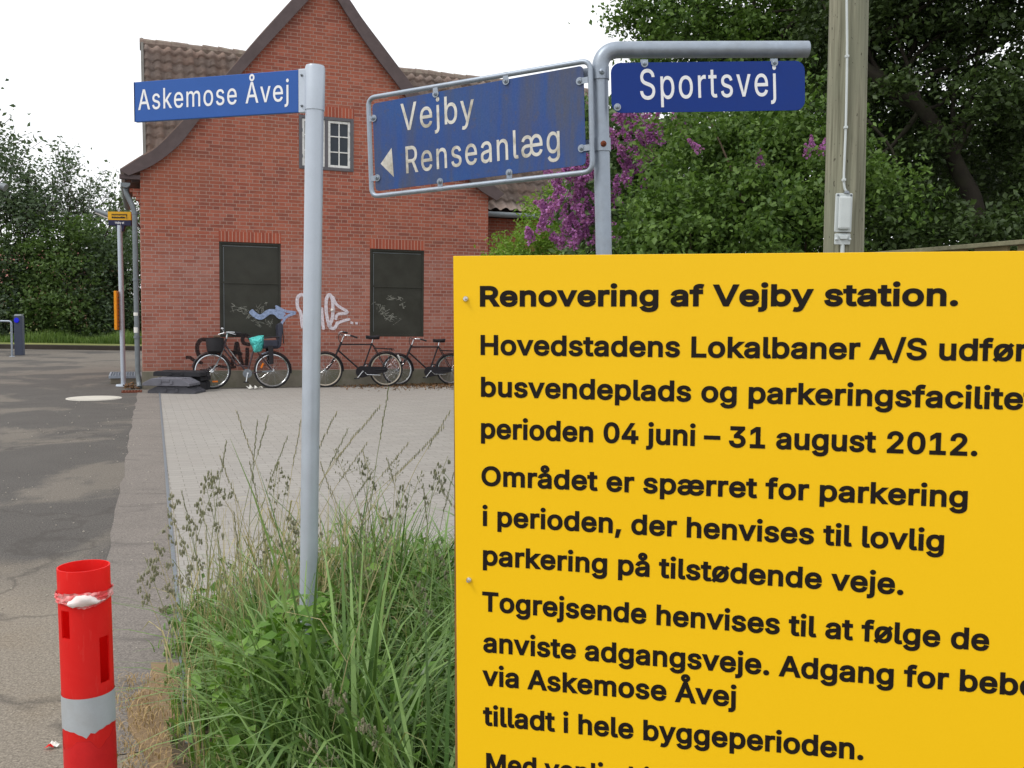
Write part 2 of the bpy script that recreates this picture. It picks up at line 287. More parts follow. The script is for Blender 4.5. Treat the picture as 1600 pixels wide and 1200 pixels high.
 'g': (425, ((220,-151,245,-148,269,-143,291,-136,311,-126,320,-120,336,-107,350,-90,356,-81,361,-70,365,-60,368,-48,370,-36,372,-9,372,379,313,379,313,319,308,319,294,339,281,353,273,360,264,367,253,373,242,378,228,381,213,383,196,384,183,384,170,382,146,376,123,367,112,361,102,354,93,346,84,337,76,327,68,316,55,293,45,267,38,238,36,223,34,207,34,175,36,159,38,144,41,129,45,115,49,102,55,90,61,78,68,68,76,58,84,49,93,41,103,33,124,21,134,16,146,12,157,9,169,7,195,5,212,6,227,7,241,11,252,16,263,22,272,28,287,41,306,68,311,68,310,-19,309,-31,306,-41,302,-51,297,-60,290,-68,282,-75,273,-81,264,-86,254,-90,244,-93,232,-95,220,-97,207,-97,192,-96,178,-95,165,-92,154,-88,136,-78,129,-72,122,-66,101,-41,51,-69,57,-80,64,-91,73,-101,88,-115,102,-125,117,-133,134,-140,153,-145,173,-149,195,-151), (195,59,177,62,160,68,145,76,134,85,124,96,116,109,105,132,100,150,97,171,96,193,97,215,100,235,105,253,113,271,121,286,132,300,145,312,160,321,176,327,195,330,215,330,233,327,249,321,264,312,275,303,285,291,293,278,300,264,306,245,310,226,312,204,312,181,310,159,306,139,300,121,293,107,285,95,275,84,264,75,249,67,233,62,215,59), )),
 'h': (410, ((114,227,115,243,117,257,121,271,126,283,133,293,141,303,150,310,161,317,172,322,184,326,197,328,210,329,221,329,232,327,241,325,250,321,259,316,266,311,273,304,279,297,284,289,288,280,292,270,294,259,296,247,296,0,357,0,357,254,354,279,352,290,345,311,341,321,331,338,318,352,311,358,295,369,278,376,259,381,238,384,215,384,204,382,182,377,172,373,162,368,152,362,143,355,135,347,127,337,114,316,114,509,53,509,53,0,114,0), )),
 'i': (167, ((53,0,114,0,114,379,53,379), (84,443,92,444,100,446,107,450,114,455,119,461,123,468,125,475,126,483,125,491,123,499,119,506,114,512,108,517,100,521,92,523,84,524,75,523,68,521,60,517,54,512,48,506,44,499,42,491,41,483,42,475,44,468,48,461,60,450,68,446,75,444), )),
 'j': (167, ((53,379,53,-29,52,-42,50,-54,46,-64,40,-72,33,-79,25,-83,14,-86,2,-87,-10,-87,-10,-143,14,-143,33,-140,50,-136,65,-129,76,-122,86,-113,95,-102,102,-90,108,-75,112,-58,114,-40,114,379), (83,443,92,444,100,446,107,450,114,455,119,461,123,468,125,475,126,483,125,491,123,499,119,506,114,512,107,517,100,521,92,523,83,524,75,523,67,521,60,517,53,512,48,506,44,499,42,491,41,483,42,475,44,467,48,461,53,455,60,450,67,446,75,444), )),
 'k': (381, ((114,141,154,178,294,0,372,0,201,216,360,379,284,379,121,212,114,212,114,509,53,509,53,0,114,0), )),
 'l': (189, ((139,-2,162,-1,181,3,170,54,146,52,137,53,130,54,124,58,120,62,117,68,116,76,114,99,114,509,53,509,53,73,55,62,60,43,64,34,68,27,74,20,81,14,88,9,96,5,106,2,116,0,127,-2), )),
 'm': (610, ((53,0,114,0,114,238,115,253,117,266,121,278,126,289,132,299,140,307,148,314,158,320,168,324,178,328,188,329,199,330,215,329,229,325,242,319,253,311,262,301,269,288,273,275,274,260,274,0,335,0,335,247,336,259,338,270,341,281,345,290,351,299,358,307,365,314,374,320,384,325,395,328,407,329,419,330,434,329,447,326,461,321,473,313,479,307,484,301,488,293,492,285,494,275,496,265,496,0,557,0,557,267,554,290,549,310,541,328,531,344,518,357,505,367,497,372,481,379,464,383,446,386,422,385,408,383,394,380,381,375,369,369,357,361,347,353,337,343,329,332,322,321,317,310,311,327,306,336,301,345,294,353,279,368,271,373,262,378,252,381,242,384,231,385,219,386,207,385,195,384,183,380,172,376,161,370,151,363,141,355,132,346,124,335,118,323,112,310,112,379,53,379), )),
 'n': (410, ((114,227,115,243,117,257,121,271,126,283,133,293,141,303,150,310,161,317,172,322,184,326,197,328,210,329,221,329,232,327,241,325,250,321,259,316,266,311,273,304,279,297,284,289,288,280,292,270,294,259,296,247,296,0,357,0,357,254,354,279,352,290,345,311,341,321,330,338,318,352,303,364,295,369,278,376,259,381,238,384,215,384,204,382,182,377,172,373,162,368,152,362,143,355,135,347,127,337,120,326,112,311,112,379,53,379,53,0,114,0), )),
 'o': (415, ((222,-7,236,-6,250,-4,263,0,275,4,288,10,299,16,310,24,320,32,329,41,338,51,353,73,365,98,370,111,374,125,377,140,379,155,381,187,379,220,377,236,374,251,370,265,365,278,353,303,346,315,338,325,329,335,320,344,310,352,299,360,288,366,276,372,263,376,250,380,236,382,222,384,207,384,193,383,179,382,165,380,153,376,140,372,128,366,117,360,106,352,96,344,87,335,78,325,70,315,56,291,50,278,45,265,41,250,38,236,36,220,34,187,36,155,41,125,45,111,50,98,56,85,63,73,70,62,87,41,96,32,106,24,117,16,128,10,140,4,153,0,166,-4,179,-6,193,-8), (197,46,187,48,168,53,160,56,152,61,138,72,126,85,116,100,108,117,100,146,97,166,96,198,98,219,102,239,108,258,116,276,126,291,138,304,152,315,160,320,168,323,187,328,197,330,218,330,238,326,247,323,255,320,263,315,277,304,289,291,299,276,307,258,313,239,317,219,319,198,318,166,315,146,310,126,303,108,294,92,283,78,270,66,263,61,255,56,247,53,228,48,218,46), )),
 'p': (424, ((53,-143,114,-143,114,59,118,59,138,31,145,24,153,17,162,10,173,4,184,-1,198,-5,212,-7,229,-8,242,-7,255,-6,268,-4,280,0,291,4,302,10,313,16,323,23,332,31,341,40,357,61,370,84,375,97,383,125,386,140,390,172,390,206,386,237,380,266,370,293,364,305,349,327,341,337,332,346,313,361,291,372,280,376,268,380,255,382,242,384,229,384,212,383,197,381,183,378,171,373,161,367,152,360,144,353,137,346,118,319,112,319,112,379,53,379), (210,47,193,50,176,56,169,60,155,70,143,83,133,98,125,115,119,134,115,155,113,177,113,201,115,223,119,244,125,263,133,280,143,294,154,307,168,317,184,324,201,329,220,330,240,329,257,324,273,316,287,306,298,293,308,278,316,261,322,242,326,222,328,200,328,178,326,156,322,136,316,117,312,108,303,91,292,78,279,66,272,61,257,53,239,48,230,47), )),
 'r': (259, ((53,0,114,0,114,237,115,250,117,262,121,273,126,284,133,293,140,301,149,309,159,315,170,320,182,323,194,325,207,326,230,324,243,322,243,384,213,385,194,384,176,379,168,376,152,367,140,357,130,347,121,335,115,321,112,321,112,379,53,379), )),
 's': (365, ((194,-8,218,-5,240,-1,260,6,278,16,293,27,307,40,317,54,321,62,328,79,331,97,330,118,329,128,327,138,323,147,318,155,313,163,299,178,290,185,280,191,269,196,243,205,157,227,144,232,133,237,124,243,117,250,113,258,110,267,109,277,110,288,114,299,121,308,131,317,143,324,156,329,171,332,187,333,204,332,220,329,232,323,243,316,251,307,258,298,264,288,268,277,324,290,320,304,314,316,307,328,299,339,289,349,279,358,267,366,246,375,228,380,208,383,187,384,165,383,144,380,124,374,106,366,90,356,76,345,65,332,56,317,50,301,47,283,47,274,48,263,49,252,52,242,55,233,60,224,65,216,72,208,80,201,89,194,99,188,110,183,135,174,225,151,237,147,246,142,254,136,260,129,264,121,267,112,268,103,267,92,262,81,254,71,244,62,230,54,212,48,192,45,181,45,165,46,149,49,136,53,124,60,114,69,105,79,99,92,94,107,36,94,41,76,48,59,57,45,68,32,81,20,96,11,112,3,140,-4,160,-7,171,-8), )),
 't': (227, ((65,379,6,379,6,327,65,327,65,93,66,80,67,68,70,57,74,47,79,37,85,29,92,21,100,14,109,9,119,4,130,1,142,-2,155,-3,168,-4,192,-3,213,2,202,54,185,51,170,50,159,51,150,53,142,56,136,61,132,68,128,76,127,86,126,98,126,327,204,327,204,379,126,379,126,471,65,471), )),
 'u': (410, ((194,-5,206,-3,217,-1,227,2,238,6,257,17,266,24,274,32,282,42,289,53,298,70,298,0,357,0,357,379,296,379,296,153,295,137,293,122,289,109,283,97,276,86,269,77,260,69,249,62,238,57,226,53,213,51,200,50,189,51,178,52,169,54,160,58,151,63,144,68,131,82,125,90,121,99,118,109,116,120,114,132,114,379,53,379,53,126,56,101,61,78,65,68,74,50,85,34,92,27,99,21,115,11,123,7,141,0,161,-4,171,-5), )),
 'v': (389, ((163,0,226,0,371,379,305,379,224,155,195,59,172,135,84,379,17,379), )),
 'y': (389, ((47,-139,65,-143,91,-145,104,-144,117,-143,128,-140,139,-136,149,-130,159,-124,168,-116,177,-107,184,-97,191,-85,198,-72,204,-58,371,379,305,379,224,155,202,87,195,60,172,135,84,379,17,379,163,-1,146,-48,141,-58,136,-67,130,-74,124,-79,118,-84,111,-87,104,-89,96,-90,88,-90,61,-86), )),
 'Å': (480, ((16,0,85,0,135,142,344,142,395,0,463,0,276,509,201,509), (287,302,324,199,155,199,191,302,213,371,239,456,264,372), (240,527,252,528,263,530,274,534,284,539,294,545,303,553,310,561,317,570,322,580,326,590,328,601,329,612,328,624,326,635,322,646,317,656,310,665,303,673,294,680,284,686,274,691,263,694,252,696,240,697,228,696,216,694,205,691,195,686,186,680,177,672,170,665,163,656,158,646,154,635,152,624,151,612,152,601,154,590,158,580,163,570,170,561,177,553,186,545,195,539,205,534,216,530,228,528), (240,571,231,572,224,574,216,578,210,583,205,589,201,596,199,604,198,612,199,621,201,629,205,636,210,643,216,648,223,652,231,654,240,655,249,654,257,652,264,648,270,643,275,636,279,629,281,621,282,612,281,604,279,596,275,589,270,583,264,578,256,574,249,572), )),
 'å': (389, ((176,-8,190,-6,203,-3,215,1,226,6,236,12,244,18,258,32,268,45,272,52,277,52,277,0,337,0,337,263,334,285,329,304,326,312,315,333,306,343,297,352,286,360,275,367,263,372,251,376,227,382,205,384,176,383,150,379,125,372,108,365,93,357,79,346,66,333,54,318,45,301,41,291,100,274,107,288,118,301,132,313,140,318,159,326,171,329,183,330,196,331,208,330,220,329,230,326,240,322,248,317,256,311,262,305,267,297,271,288,274,279,275,268,276,255,275,248,273,243,270,238,265,235,259,232,244,228,178,220,125,211,100,204,89,199,67,187,58,179,50,171,43,161,38,150,34,137,31,124,30,108,31,88,36,69,43,53,53,38,65,25,79,14,94,5,112,-2,130,-6,150,-9), (170,45,159,46,139,49,130,52,122,56,114,60,108,66,102,72,98,79,94,87,93,96,92,105,93,115,95,124,98,132,103,139,109,145,117,151,134,159,175,168,200,171,231,176,265,184,273,188,276,190,276,138,275,126,272,115,268,104,263,93,256,83,248,74,239,66,228,59,215,53,202,49,187,46), (189,404,201,405,213,407,223,411,234,416,243,422,252,430,259,438,266,447,271,457,275,467,277,478,278,490,277,501,275,512,271,522,266,532,259,541,252,549,243,557,234,563,223,568,213,572,201,574,189,575,177,574,166,572,155,568,145,563,135,557,126,549,119,541,112,532,107,522,103,512,101,501,100,490,101,478,103,467,107,457,112,447,119,438,126,430,135,422,145,416,155,411,166,407,177,405), (189,447,181,448,173,450,166,454,159,460,154,466,150,474,148,481,147,490,148,498,150,506,154,513,159,519,166,525,173,529,181,531,189,532,198,531,206,529,213,525,225,513,229,506,231,498,232,490,231,481,229,473,225,466,219,460,213,454,205,450,198,448), )),
 'æ': (638, ((174,-9,198,-5,221,1,232,5,262,20,271,26,279,33,292,47,303,65,311,52,323,38,337,25,353,15,381,2,401,-4,422,-7,445,-8,467,-7,488,-4,507,1,525,8,541,17,556,28,569,40,580,53,589,68,596,84,599,92,539,105,535,96,531,88,525,80,519,73,512,67,504,61,496,57,478,50,467,48,445,46,426,47,409,51,400,54,378,67,364,78,353,91,344,106,337,124,332,144,329,169,605,169,605,208,602,235,598,260,591,282,582,302,572,319,560,334,554,341,540,353,525,363,509,371,492,377,466,382,449,384,421,383,403,381,386,376,365,367,353,359,341,351,330,341,321,330,315,321,309,332,304,339,293,351,282,360,270,367,258,373,232,380,206,384,176,383,150,379,125,372,108,366,93,357,79,346,66,333,54,318,45,301,41,291,100,274,107,287,118,301,132,313,140,318,159,326,171,329,183,330,196,331,208,330,220,329,231,326,240,322,248,317,255,311,261,305,266,297,270,288,273,278,274,268,275,257,275,221,179,221,149,218,121,212,108,207,95,202,72,189,61,181,53,172,45,162,38,150,34,137,31,123,30,108,31,88,36,69,43,53,53,38,65,25,79,14,95,5,112,-2,131,-6,151,-9), (542,221,329,221,332,237,336,254,343,270,350,283,359,294,369,304,388,318,396,322,412,327,430,330,450,330,467,327,484,321,498,313,510,304,520,293,528,280,537,258,541,240), (275,169,275,138,274,126,272,115,268,104,263,93,256,83,248,74,239,66,228,59,215,53,202,49,186,47,170,46,154,47,139,50,126,54,114,61,104,69,97,80,93,91,92,105,93,116,96,125,100,134,106,141,114,148,122,154,132,158,155,165,167,167,180,169), )),
 'ø': (415, ((222,-7,236,-6,250,-4,263,0,275,4,288,10,299,16,310,24,320,32,329,41,338,51,353,73,365,98,370,111,374,125,377,140,379,155,381,187,379,220,377,236,374,251,370,265,365,278,353,303,346,315,388,364,352,395,313,350,299,360,288,366,276,372,263,376,250,380,236,382,222,384,207,384,193,383,179,382,165,380,153,376,140,372,128,366,117,360,106,352,96,344,87,335,78,325,70,315,56,291,50,278,45,265,41,250,38,236,36,220,34,187,36,155,41,125,45,111,50,98,56,85,69,64,27,15,64,-15,101,28,117,16,128,10,140,4,153,0,166,-4,179,-6,193,-8), (197,46,187,48,168,53,160,56,152,61,138,72,304,266,310,248,315,229,318,209,319,187,318,166,315,146,310,126,303,108,294,92,283,78,270,66,263,61,255,56,247,53,228,48,218,46), (275,305,110,112,105,127,100,146,97,166,96,198,98,219,102,239,108,258,116,276,126,291,138,304,152,315,160,320,168,323,187,328,197,330,218,330,238,326,247,323,255,320,263,315), )),
 '–': (350, ((350,244,0,244,0,188,350,188), )),
 ' ': (188, ()),
}
# named materials
M_galv = simple('galvanised_steel', srgb(150, 160, 172), .45, .55, .12, 30, .06, 220, srgb(140, 145, 150), .4)
M_alu = simple('painted_aluminium', srgb(180, 189, 200), .38, .35, .06, 12, .04, 260)
M_dsteel = simple('weathered_grey_steel', srgb(120, 126, 132), .5, .4, .2, 25, .1, 200)
M_rust = simple('rust', srgb(110, 58, 40), .85, 0, .3, 40, .3, 200)
M_whitep = simple('white_paint', srgb(225, 225, 222), .55, 0, .08, 20, .15, 120, srgb(165, 160, 150), .5)
M_barge = simple('brown_painted_board', srgb(92, 80, 80), .6, 0, .16, 6, .1, 60, srgb(72, 62, 60), .5)
M_frame = simple('dark_grey_paint', srgb(98, 96, 100), .55, 0, .12, 12, .1, 100)
M_glass = simple('old_window_glass', srgb(52, 58, 66), .08, 0, .25, 5, .05, 12)
M_shut = simple('dark_shutter_steel', srgb(60, 60, 54), .5, 0, .18, 3, .1, 180, srgb(48, 46, 40), .6)
M_zinc = simple('grey_zinc', srgb(118, 124, 128), .5, .3, .15, 9, .06, 120)
M_black = simple('black_paint', srgb(38, 36, 40), .35, 0, .2, 20, .03, 200)
M_rubber = simple('tyre_rubber', srgb(44, 44, 46), .85, 0, .2, 40, .1, 200)
M_chrome = simple('chrome', srgb(205, 208, 212), .22, .9, .08, 30, .02, 200)
M_blackpl = simple('black_plastic', srgb(46, 45, 48), .6, 0, .15, 30, .1, 150)
M_orange = simple('orange_reflector', srgb(225, 120, 30), .3, 0, .08, 30, .02)
M_teal = simple('turquoise_plastic', srgb(88, 196, 190), .32, 0, .12, 18, .2, 30)
M_whiter = simple('white_scrap', srgb(222, 220, 214), .6, 0, .06, 30, .1, 60)
M_navy = simple('navy_paint', srgb(38, 40, 70), .4, 0, .1, 14, .03)
M_yel2 = simple('amber_plastic', srgb(214, 164, 40), .4, 0, .1, 14, .03)
M_orange2 = simple('orange_timetable', srgb(232, 150, 30), .45, 0, .15, 30, .03)
M_blacktext = simple('black_vinyl', srgb(22, 14, 8), .7, 0, .06, 20, .0)
M_whitetext = simple('white_reflective_letters', srgb(226, 228, 230), .45, 0, .05, 30, .02)
M_oldtext = simple('stained_letters', srgb(208, 206, 198), .5, 0, .06, 16, .05, 90, srgb(132, 124, 104), 1.0)
M_blue1 = simple('blue_sign_face', srgb(46, 88, 160), .45, 0, .05, 8, .02)
M_blue3 = simple('deep_blue_sign_face', srgb(10, 48, 124), .42, 0, .06, 8, .02)
M_soil = simple('dark_soil', srgb(84, 74, 60), .95, 0, .3, 6, .4, 60)
M_concrete = simple('pale_concrete', srgb(190, 186, 176), .85, 0, .1, 10, .2, 90)
M_plinth = simple('mossy_cement_render', srgb(128, 122, 110), .9, 0, .16, 4, .25, 60, srgb(92, 96, 74), .7)
M_greyplastic = simple('recycled_grey_plastic', srgb(78, 78, 84), .65, 0, .2, 14, .2, 90)
M_darkplastic = simple('recycled_black_plastic', srgb(46, 46, 50), .65, 0, .2, 14, .2, 90)
M_bark = simple('bark', srgb(86, 74, 62), .95, 0, .3, 14, .6, 70)
M_darkbark = simple('dark_bark', srgb(62, 56, 50), .95, 0, .3, 14, .6, 70)
M_fence = simple('weathered_fence_wood', srgb(112, 100, 72), .85, 0, .2, 5, .2, 80, srgb(80, 78, 58), .6)
M_lichen = simple('lichen_grey_wood', srgb(118, 116, 94), .9, 0, .3, 22, .3, 90)
M_boxw = simple('pale_grey_plastic', srgb(190, 197, 197), .45, 0, .06, 10, .04, 150)
M_ply = simple('plywood_edge', srgb(128, 96, 62), .8, 0, .25, 20, .2, 120)

def old_blue():
    m = NT('weathered_blue_enamel'); v = m.co(); x = m.sep(v)
    st = m.noise(m.co((9, 9, .9)), 1.0, 5, .6)
    n = m.noise(v, 5, 6, .6, .3); f = m.noise(v, 160, 3)
    c = m.mix(m.ramp(n, [(.3, 0.0), (.75, 1.0)]), srgb(14, 64, 138), srgb(30, 76, 134))
    c = m.mix(m.ramp(st, [(.46, 0.0), (.66, .8)]), c, srgb(66, 72, 86))
    c = m.mix(m.ramp(m.noise(m.co((3, 3, 1.2)), 2.2, 6, .7, .6), [(.54, 0.0), (.7, .7)]), c, srgb(70, 70, 74))
    mk = m.n('ShaderNodeMapRange'); mk.inputs['From Min'].default_value = -.62; mk.inputs['From Max'].default_value = -.3; mk.inputs['To Min'].default_value = 0; mk.inputs['To Max'].default_value = .85; m.l(x[0], mk.inputs['Value'])
    c = m.mix(m.math('MULTIPLY', mk.outputs[0], m.ramp(m.noise(m.co((7, 7, .7), loc=(2, 5, 0)), 1.0, 6, .65, .3), [(.38, 0.0), (.58, 1.0)])), c, srgb(72, 76, 86))
    c = m.mix(m.ramp(m.noise(v, 34, 4, .7), [(.58, 0.0), (.7, .4)]), c, srgb(80, 76, 74))
    c = m.mix(.12, c, m.mix(f, (0, 0, .02, 1), (.3, .3, .4, 1)))
    m.bump(f, .05, .002); return m.fin(c, m.ramp(n, [(.3, .38), (.7, .62)]))
M_oldblue = old_blue()
def wood_pole():
    m = NT('impregnated_pole_wood'); g = m.noise(m.co((40, 40, 1.2)), 1, 6, .65, .4); b = m.noise(m.co((6, 6, 1.5)), 1, 4)
    k = m.noise(m.co((60, 60, 26)), 1, 2)
    c = m.mix(m.ramp(g, [(.3, 0.0), (.7, 1.0)]), srgb(84, 82, 68), srgb(156, 154, 134))
    c = m.mix(m.ramp(b, [(.4, 0.0), (.7, .7)]), c, srgb(118, 122, 104))
    c = m.mix(m.ramp(k, [(.68, 0.0), (.72, .85)]), c, srgb(48, 40, 34))
    m.bump(g, .35, .006); return m.fin(c, .85)
M_pole = wood_pole()
def yellow():
    m = NT('yellow_sign_panel'); v = m.co(); n = m.noise(v, 2.2, 3); f = m.noise(v, 420, 2)
    c = m.mix(n, srgb(232, 184, 10), srgb(237, 191, 14)); c = m.mix(.08, c, m.mix(f, srgb(200, 150, 0), srgb(255, 215, 60)))
    m.bump(f, .04, .001); return m.fin(c, m.ramp(n, [(.2, .34), (.8, .44)]))
M_yellow = yellow()
def red_plastic():
    m = NT('red_scuffed_plastic'); v = m.co(); n = m.noise(v, 9, 5, .6, 1.5); f = m.noise(m.co((30, 30, 5)), 3, 6, .7)
    c = m.mix(n, srgb(236, 44, 42), srgb(244, 60, 56)); c = m.mix(m.ramp(f, [(.58, 0.0), (.75, .3)]), c, srgb(238, 120, 112))
    m.bump(f, .05, .002); m.fin(c, m.ramp(n, [(.3, .34), (.7, .5)])); t = m.n('ShaderNodeBsdfTranslucent'); m.l(c, t.inputs[0]); x = m.n('ShaderNodeMixShader'); x.inputs[0].default_value = .45
    m.l(m.b.outputs[0], x.inputs[1]); m.l(t.outputs[0], x.inputs[2]); m.l(x.outputs[0], m.out.inputs[0]); return m.mat
M_red = red_plastic()
M_redin = red_plastic()
M_band = simple('grey_white_reflective_band', srgb(166, 172, 176), .5, 0, .07, 18, .05, 240, srgb(150, 150, 148), .4)

def brick():
    m = NT('red_brick'); o = m.sep(m.co()); u = m.math('ADD', o[0], o[1]); z = o[2]
    wob = m.math('MULTIPLY', m.noise(m.co(), 3.0, 3), .012)
    vec = m.comb(u, m.math('ADD', z, wob))
    bt = m.n('ShaderNodeTexBrick'); m.l(vec, bt.inputs['Vector'])
    bt.offset = .5; bt.offset_frequency = 2; bt.squash = .5; bt.squash_frequency = 2
    bt.inputs['Scale'].default_value = 1; bt.inputs['Brick Width'].default_value = .24; bt.inputs['Row Height'].default_value = .0667
    bt.inputs['Mortar Size'].default_value = .0062; bt.inputs['Mortar Smooth'].default_value = .25; bt.inputs['Bias'].default_value = 0
    bt.inputs['Color1'].default_value = (0, 0, 0, 1); bt.inputs['Color2'].default_value = (1, 1, 1, 1); bt.inputs['Mortar'].default_value = (.5, .5, .5, 1)
    tone = bt.outputs['Color']; mort = bt.outputs['Fac']
    c = m.ramp(tone, [(0, srgb(112, 72, 66)), (.08, srgb(136, 76, 64)), (.3, srgb(148, 83, 68)), (.62, srgb(162, 92, 75)), (.85, srgb(174, 104, 86)), (1, srgb(160, 98, 86))])
    clus = m.noise(m.co((1, 1, 2.2)), 1.5, 4, .6); wn = m.n('ShaderNodeTexWhiteNoise'); wn.noise_dimensions = '1D'; m.l(m.math('MULTIPLY', tone, 917.0), wn.inputs['W'])
    c = m.mix(m.math('MULTIPLY', m.ramp(m.math('ADD', m.math('MULTIPLY', wn.outputs[0], .45), clus), [(.78, 0.0), (.9, 1.0)]), .75), c, srgb(104, 66, 62))
    c = m.mix(m.math('MULTIPLY', m.ramp(m.noise(m.co(loc=(4, 2, 1)), .8, 5, .6), [(.42, 0.0), (.62, 1.0)]), .45), c, srgb(176, 108, 82))
    f = m.noise(m.co(), 55, 4, .65); c = m.mix(.35, c, m.mix(f, sc(srgb(150, 76, 60), .55), srgb(190, 112, 90)))
    # lower part scrubbed clean of paint: greyer and pinker
    low = m.ramp(m.math('ADD', z, m.math('MULTIPLY', m.noise(m.co((1.2, 1.2, .5)), 2, 4), .25)), [(0, 1.0), (.5, 1.0)])
    ll = m.n('ShaderNodeMapRange'); ll.inputs['From Min'].default_value = 2.55; ll.inputs['From Max'].default_value = 2.80
    ll.inputs['To Min'].default_value = 1; ll.inputs['To Max'].default_value = 0; m.l(z, ll.inputs['Value'])
    patch = m.math('MULTIPLY', ll.outputs[0], m.ramp(m.noise(m.co((1, 1, 1.3)), .9, 5, .6, .5), [(.34, .1), (.56, .62)]))
    c = m.mix(patch, c, m.mix(m.ramp(wn.outputs[0], [(0, 0.0), (1, 1.0)]), srgb(140, 90, 80), srgb(184, 132, 118)))
    grime = m.ramp(m.noise(m.co((.7, .7, 1)), 1.3, 5, .6), [(.5, 0.0), (.75, .4)]); c = m.mix(grime, c, srgb(112, 74, 66))
    mo = m.mix(ll.outputs[0], srgb(178, 148, 134), srgb(180, 152, 142))
    c = m.mix(mort, c, m.mix(f, mo, m.mix(1.0, mo, (.7, .7, .7, 1), 'MULTIPLY')))
    # damp, mossy foot of the wall
    ft = m.n('ShaderNodeMapRange'); ft.inputs['From Min'].default_value = .25; ft.inputs['From Max'].default_value = .62
    ft.inputs['To Min'].default_value = .6; ft.inputs['To Max'].default_value = 0; m.l(m.math('ADD', z, m.math('MULTIPLY', m.noise(m.co(), 2.5, 4), .3)), ft.inputs['Value'])
    c = m.mix(ft.outputs[0], c, srgb(120, 96, 80))
    h = m.math('SUBTRACT', m.math('MULTIPLY', f, .4), mort); m.bump(h, .5, .008)
    return m.fin(c, .88)
M_brick = brick()
def soldier():
    m = NT('brick_lintel'); o = m.sep(m.co()); vec = m.comb(o[0], o[2])
    bt = m.n('ShaderNodeTexBrick'); m.l(vec, bt.inputs['Vector']); bt.offset = 0
    bt.inputs['Scale'].default_value = 1; bt.inputs['Brick Width'].default_value = .0667; bt.inputs['Row Height'].default_value = 4
    bt.inputs['Mortar Size'].default_value = .006; bt.inputs['Color1'].default_value = srgb(140, 68, 54); bt.inputs['Color2'].default_value = srgb(172, 88, 66)
    bt.inputs['Mortar'].default_value = srgb(186, 158, 142)
    f = m.noise(m.co(), 55, 4); m.bump(m.math('SUBTRACT', f, bt.outputs['Fac']), .4, .006)
    return m.fin(m.mix(.25, bt.outputs['Color'], m.mix(f, srgb(110, 56, 44), srgb(190, 110, 88))), .88)
M_lintel = soldier()
def tiles():
    m = NT('clay_pantiles'); v = m.co(); g = m.n('ShaderNodeNewGeometry'); n = m.noise(v, 1.6, 6, .65); f = m.noise(v, 26, 5, .7)
    o = m.sep(v); cell = m.n('ShaderNodeTexWhiteNoise'); cell.noise_dimensions = '2D'
    m.l(m.comb(m.math('FLOOR', m.math('DIVIDE', o[0], .23)), m.math('FLOOR', m.math('DIVIDE', o[2], .235))), cell.inputs[0])
    c = m.mix(cell.outputs[0], srgb(118, 104, 97), srgb(146, 122, 110))
    c = m.mix(m.ramp(n, [(.35, 0.0), (.6, .85)]), c, srgb(136, 124, 118))
    c = m.mix(m.ramp(f, [(.52, 0.0), (.68, .55)]), c, srgb(150, 140, 122)); c = m.mix(m.ramp(m.noise(v, 9, 5, .7), [(.56, 0.0), (.7, .6)]), c, srgb(74, 64, 60))
    m.bump(f, .4, .01); return m.fin(c, .9)
M_tiles = tiles()
